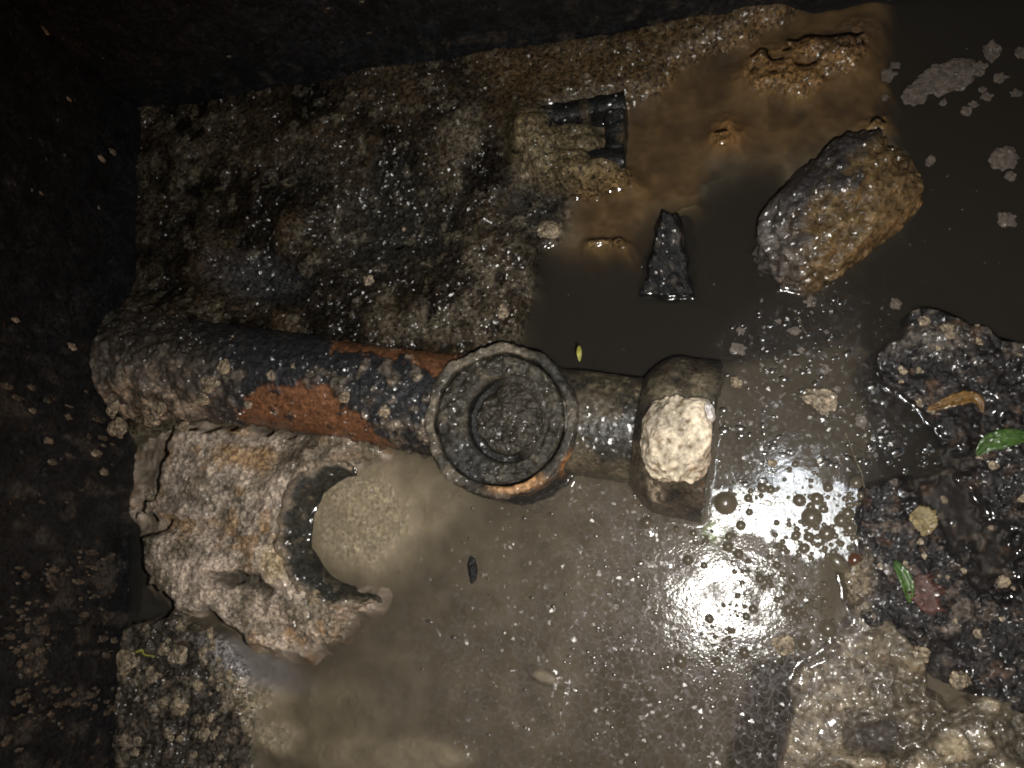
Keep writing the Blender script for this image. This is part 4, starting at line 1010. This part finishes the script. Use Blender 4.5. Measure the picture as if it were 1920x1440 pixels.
# ================================================================== spatter on the walls (uncountable)
def spatter():
    Vs = []; Fs = []; Cs = []; n = 0
    V_, F_ = ico(3)
    def add(p, sx, sy, nrm, tt, col):
        nonlocal n
        r = 1 + 1.5 * (fbm3(V_ + random.random() * 50, 1.9, 3, random.randint(0, 999)) - 0.5)
        q_ = V_ * r[:, None]
        up_ = np.array([0, 0, 1.0])
        V = p + q_[:, :1] * sx * tt + q_[:, 1:2] * sy * up_ + q_[:, 2:3] * min(sx, sy) * 0.22 * nrm
        Vs.append(V); Fs.append(F_ + n); Cs.append(np.tile(np.array(col) * random.uniform(0.6, 1.2), (len(V), 1))); n += len(V)
    tt = np.array([lt[0], lt[1], 0]); nn = np.array([ln_in[0], ln_in[1], 0])
    def left(px, py, s, tall, col):
        d = RM @ np.array([px - 960.0, 720.0 - py, -F])
        tpar = ((corner - CP) @ nn) / (d @ nn); p = CP + d * tpar
        if p[2] < 0.0 or p[2] > 0.7: return
        add(p + nn * 0.001, s * 0.0007, s * 0.0007 * tall, nn, tt, col)
    for i in range(520):
        py = random.triangular(620, 1440, 1250); px = random.uniform(0, 228)
        if 840 < py < 1030 and random.random() < 0.85: continue
        if n2(np.array([px / 60.0]), np.array([py / 60.0]), 17)[0] < 0.42: continue
        left(px, py, random.choice([1.2, 1.6, 2.0, 2.5, 3.2, 5]), random.uniform(1.2, 3.0), (0.10, 0.082, 0.062))
    for (px, py, s) in [(105, 25, 7), (85, 58, 8), (190, 298, 9), (210, 285, 8), (205, 540, 6), (75, 362, 5), (128, 186, 5), (290, 170, 8), (22, 516, 5), (28, 600, 6), (70, 470, 4), (268, 478, 7), (200, 620, 8), (135, 650, 9), (60, 770, 6), (180, 850, 10), (195, 885, 9), (90, 826, 8)]:
        left(px, py, s * 0.7, 1.8, (0.24, 0.20, 0.15))
    tb = np.array([bt[0], bt[1], 0]); nb = np.array([bn_in[0], bn_in[1], 0])
    def back(px, py, s):
        d = RM @ np.array([px - 960.0, 720.0 - py, -F])
        tpar = ((corner - CP) @ nb) / (d @ nb); p = CP + d * tpar
        if p[2] < 0.02 or p[2] > 0.7: return
        add(p + nb * 0.001, s * 0.0011, s * 0.0006, nb, tb, (0.12, 0.10, 0.075))
    for (px, py, s) in [(345, 128, 7), (352, 130, 4), (366, 126, 5), (395, 119, 3), (430, 105, 4), (615, 14, 3), (678, 2, 3), (692, 61, 3), (640, 78, 2)]:
        back(px, py, s)
    o = link('wall_spatter', np_mesh('wall_spatter', np.vstack(Vs), np.vstack(Fs), np.vstack(Cs)), M_crumb)
    tag(o, 'pale sludge spatter flecks dried on the black chamber walls', 'spatter', kind='stuff')
spatter()

# ================================================================== bubbles
def bubble_material(name, base):
    m = bpy.data.materials.new(name); m.use_nodes = True
    b = m.node_tree.nodes['Principled BSDF']
    b.inputs['Base Color'].default_value = (*base, 1); b.inputs['Roughness'].default_value = 0.27
    b.inputs['Specular IOR Level'].default_value = 1.0
    n = m.node_tree.nodes.new('ShaderNodeTexNoise'); n.inputs['Scale'].default_value = 400
    g = m.node_tree.nodes.new('ShaderNodeNewGeometry'); m.node_tree.links.new(g.outputs['Position'], n.inputs['Vector'])
    bp = m.node_tree.nodes.new('ShaderNodeBump'); bp.inputs['Distance'].default_value = 0.0002
    m.node_tree.links.new(n.outputs[0], bp.inputs['Height']); m.node_tree.links.new(bp.outputs[0], b.inputs['Normal'])
    return m
M_bub = bubble_material('murky_bubble', (0.10, 0.082, 0.056))
M_bubred = bubble_material('amber_bubble', (0.09, 0.036, 0.018))

def pin_material():
    m = bpy.data.materials.new('clear_pinhead_bubble'); m.use_nodes = True
    N = m.node_tree.nodes; L = m.node_tree.links; N.clear()
    o = N.new('ShaderNodeOutputMaterial'); t = N.new('ShaderNodeBsdfTransparent'); g = N.new('ShaderNodeBsdfGlossy'); g.inputs['Roughness'].default_value = 0.2
    t.inputs['Color'].default_value = (0.93, 0.91, 0.88, 1)
    f = N.new('ShaderNodeFresnel'); f.inputs['IOR'].default_value = 1.9; mx = N.new('ShaderNodeMixShader')
    L.new(f.outputs[0], mx.inputs[0]); L.new(t.outputs[0], mx.inputs[1]); L.new(g.outputs[0], mx.inputs[2]); L.new(mx.outputs[0], o.inputs['Surface'])
    return m
M_pin = pin_material()
def dome(nr=6, na=20, flare=True):
    """unit bubble dome: a cap that runs out into a little meniscus skirt"""
    prof = [(0.0, 0.62), (0.22, 0.60), (0.45, 0.53), (0.66, 0.40), (0.84, 0.22), (0.95, 0.08), (1.04, 0.015), (1.15, -0.03)]
    V = []; 
    for r, z in prof:
        for i in range(na):
            a = 2 * math.pi * i / na; V.append((r * math.cos(a) if r > 0 else 1e-4 * math.cos(a), r * math.sin(a) if r > 0 else 1e-4 * math.sin(a), z))
    return np.array(V), grid_faces(len(prof), na, True)
DV, DF = dome()
dm = np_mesh('bubble', DV, DF); dm.materials.append(M_bub)
dmr = np_mesh('bubble_amber', DV, DF); dmr.materials.append(M_bubred)
def bubble(px, py, r, label, group='foam bubbles on the water', mesh=dm, asp=1.0, rot=0.0):
    kk = mpp(px, py); p = P(px, py, 0.0008)
    o = bpy.data.objects.new('bubble', mesh); COL.objects.link(o)
    o.location = p; o.scale = (r * kk * asp, r * kk, r * kk); o.rotation_euler = (0, 0, rot)
    PLACED.append((o, px, py))
    return tag(o, label, 'bubble', group)
bubble(1360, 943, 19, 'largest foam bubble, close to the lower end of the collar')
bubble(1522, 970, 16, 'second largest bubble, in the middle of the white glare')
bubble(1553, 1179, 13, 'lone big bubble at the edge of the greasy fat deposit')
bubble(1571, 1054, 12, 'long oval bubble at the lower right of the white glare', asp=1.5, rot=-0.8)
bubble(1603, 1050, 10, 'reddish amber bubble against the black sludge bank', mesh=dmr)
bl_ = [(1551, 1000, 12), (1499, 938, 10), (1532, 935, 10), (1403, 934, 7), (1405, 960, 6), (1544, 954, 7), (1520, 950, 7), (1590, 963, 10), (1578, 976, 11), (1594, 990, 10), (1517, 1007, 9), (1508, 1028, 8), (1492, 1004, 7), (1367, 1006, 7), (1365, 1025, 9),
       (1385, 1039, 8), (1469, 1028, 6), (1425, 1085, 8), (1489, 1052, 5), (1487, 1088, 7), (1475, 1104, 7), (1457, 1060, 6), (1412, 1142, 7), (1478, 1145, 8), (1494, 1149, 8), (1546, 1096, 5), (1396, 1224, 8), (1508, 1208, 10), (1276, 1240, 10),
       (1399, 1156, 6), (1383, 1117, 5), (1494, 992, 5), (1389, 985, 8), (1430, 915, 8), (1445, 918, 7), (1553, 914, 7), (1479, 975, 3), (1479, 983, 4), (1566, 1005, 5), (1525, 1019, 4), (1500, 1018, 4), (1545, 984, 4), (1560, 987, 4), (1213, 980, 10), (1300, 1000, 6),
       (1606, 905, 9), (1615, 930, 7), (1446, 1082, 4), (1498, 1112, 6), (1330, 1160, 7), (1320, 1060, 6), (1290, 1050, 9), (1345, 1240, 7), (1545, 1235, 7), (1495, 1265, 6), (1625, 1225, 9)]
for (a, b, r) in bl_:
    near = 'glare' if (b < 1060 and a > 1330) else 'lower'
    bubble(a, b, r * 1.0, 'small round bubble in the white glare below the collar' if near == 'glare' else 'small round bubble in the greasy skin around and below the glare',
           'bubbles in the white glare' if near == 'glare' else 'bubbles in the greasy skin', asp=random.uniform(0.9, 1.15), rot=random.random() * 3)

# countless pinhead bubbles
def pinheads():
    prof = np.array([(1e-3, 0.22), (0.5, 0.18), (0.85, 0.08), (1.1, -0.15)]); na = 8
    a = np.arange(na) * 2 * np.pi / na
    U = np.array([[r * math.cos(t), r * math.sin(t), z] for r, z in prof for t in a]); Fq = grid_faces(4, na, True)
    Vs = []; Fs = []; n = 0
    def put(px, py, r, asp=1.0, rot=0.0):
        nonlocal n
        p = P(px, py, 0.0006)
        cr, sr = math.cos(rot), math.sin(rot)
        V = U * np.array([r * asp, r, r]); V = np.stack([V[:, 0] * cr - V[:, 1] * sr, V[:, 0] * sr + V[:, 1] * cr, V[:, 2]], -1) + p
        Vs.append(V); Fs.append(Fq + n); n += len(U)
    def zone(cnt, cx, cy, sx, sy, rmin, rmax):
        for _ in range(cnt):
            px = random.gauss(cx, sx); py = random.gauss(cy, sy)
            if n2(np.array([px / 38.0]), np.array([py / 30.0]), 27)[0] < 0.50: continue
            r = rmin + (rmax - rmin) * random.random() ** 2.5
            put(px, py, r, random.uniform(0.8, 1.9), random.uniform(-0.4, 0.4))
    zone(520, 1330, 1130, 130, 120, 0.0008, 0.0030)
    zone(420, 1200, 1200, 220, 140, 0.0007, 0.0022)
    zone(260, 1480, 820, 80, 70, 0.0008, 0.0048)
    zone(140, 1500, 640, 80, 60, 0.0007, 0.0038)
    zone(260, 1470, 970, 80, 45, 0.0008, 0.0026)
    zone(160, 1000, 1100, 180, 120, 0.0006, 0.0016)
    zone(150, 1690, 810, 55, 90, 0.0006, 0.0042)
    zone(60, 1780, 300, 80, 140, 0.0005, 0.0014)
    zone(60, 1150, 560, 80, 60, 0.0005, 0.0011)
    zone(120, 700, 1250, 200, 100, 0.0005, 0.0014)
    zone_end = len(Vs)
    o = link('foam_pinheads', np_mesh('foam_pinheads', np.vstack(Vs), np.vstack(Fs)), M_pin)
    tag(o, 'countless pinhead foam bubbles glinting on the murky water', 'foam', kind='stuff')
pinheads()

# murky beads of foam crowded in the glare, too small to count
def beads():
    prof = np.array([(1e-3, 0.6), (0.4, 0.54), (0.75, 0.33), (0.95, 0.1), (1.15, -0.05)]); na = 10
    a = np.arange(na) * 2 * np.pi / na
    U = np.array([[r * math.cos(t), r * math.sin(t), z] for r, z in prof for t in a]); Fq = grid_faces(5, na, True)
    Vs = []; Fs = []; n = 0
    seeds = [(1400, 925), (1470, 915), (1540, 925), (1590, 945), (1500, 990), (1560, 1010), (1470, 1010), (1390, 985), (1600, 1000), (1540, 1030), (1440, 1080), (1480, 1120), (1400, 1060), (1380, 1140), (1520, 1150), (1330, 1010), (1570, 975), (1350, 1200)]
    for k_ in range(330):
        sx_, sy_ = random.choice(seeds)
        px = random.gauss(sx_, 22); py = random.gauss(sy_, 16)
        r = 0.0007 + 0.0026 * random.random() ** 2.2
        V = U * np.array([r * random.uniform(0.85, 1.3), r, r]) + P(px, py, 0.0006)
        Vs.append(V); Fs.append(Fq + n); n += len(U)
    o = link('foam_beads', np_mesh('foam_beads', np.vstack(Vs), np.vstack(Fs)), M_bub)
    tag(o, 'crowded tiny dark foam beads in the white glare', 'foam', kind='stuff')
beads()

# ================================================================== say which one: place each repeat by the nearest thing one can find
MARKS = [(1280, 700, 'flared collar'), (935, 785, 'round access eye'), (1570, 400, 'stone'), (1250, 480, 'slate shard'), (1790, 755, 'curled brown leaf'), (1885, 830, 'fresh green leaf'),
         (1735, 1110, 'red leaf scrap'), (1730, 975, 'tan leaf scrap'), (886, 1068, 'black scrap'), (1600, 860, 'brown twig'), (1360, 943, 'largest bubble'), (1522, 970, 'second largest bubble'),
         (1603, 1050, 'amber bubble'), (570, 770, 'bare orange patch'), (205, 770, 'sludged pipe end'), (272, 1226, 'yellow curl'), (1780, 142, 'broad scum raft'), (1885, 295, 'right edge raft'),
         (1505, 612, 'straw twig'), (1553, 1179, 'lone big bubble'), (1920, 1100, 'right picture edge'), (350, 1440, 'bottom picture edge')]
BASES = {'scum flecks in the upper right water': 'small tan scum fleck', 'scum flecks between stone and collar': 'small floating scum fleck', 'crumbs on the black sludge bank': 'pale crumb on black bank',
         'crumbs stuck to the clay pipe': 'pale crumb stuck on clay pipe', 'crumbs on the lower left benching': 'pale crumb on lower left benching',
         'bubbles in the white glare': 'small bubble in white glare', 'bubbles in the greasy skin': 'small bubble in greasy skin'}
pool = {}
for o, px, py in PLACED:
    gname = o.get('group')
    if gname not in BASES: continue
    d, mx_, my_, nm = min((math.hypot(px - a, py - b), a, b, t) for a, b, t in MARKS)
    ang = math.degrees(math.atan2(my_ - py, px - mx_)) % 360
    word = ['right of', 'above right of', 'above', 'above left of', 'left of', 'below left of', 'below', 'below right of'][int((ang + 22.5) // 45) % 8]
    pool.setdefault((gname, '%s, %s the %s' % (BASES[gname], word, nm)), []).append((d, o))
ORD = ['nearest', 'second nearest', 'third nearest', 'fourth nearest', 'fifth nearest', 'sixth nearest', 'seventh nearest', 'eighth nearest', 'ninth nearest', 'tenth nearest', 'eleventh nearest', 'twelfth nearest', 'thirteenth nearest']
for (gname, lab), lst in pool.items():
    lst.sort(key=lambda t: t[0])
    for i, (d, o) in enumerate(lst):
        o['label'] = lab if len(lst) == 1 else (ORD[min(i, 12)] + ' ' + lab)
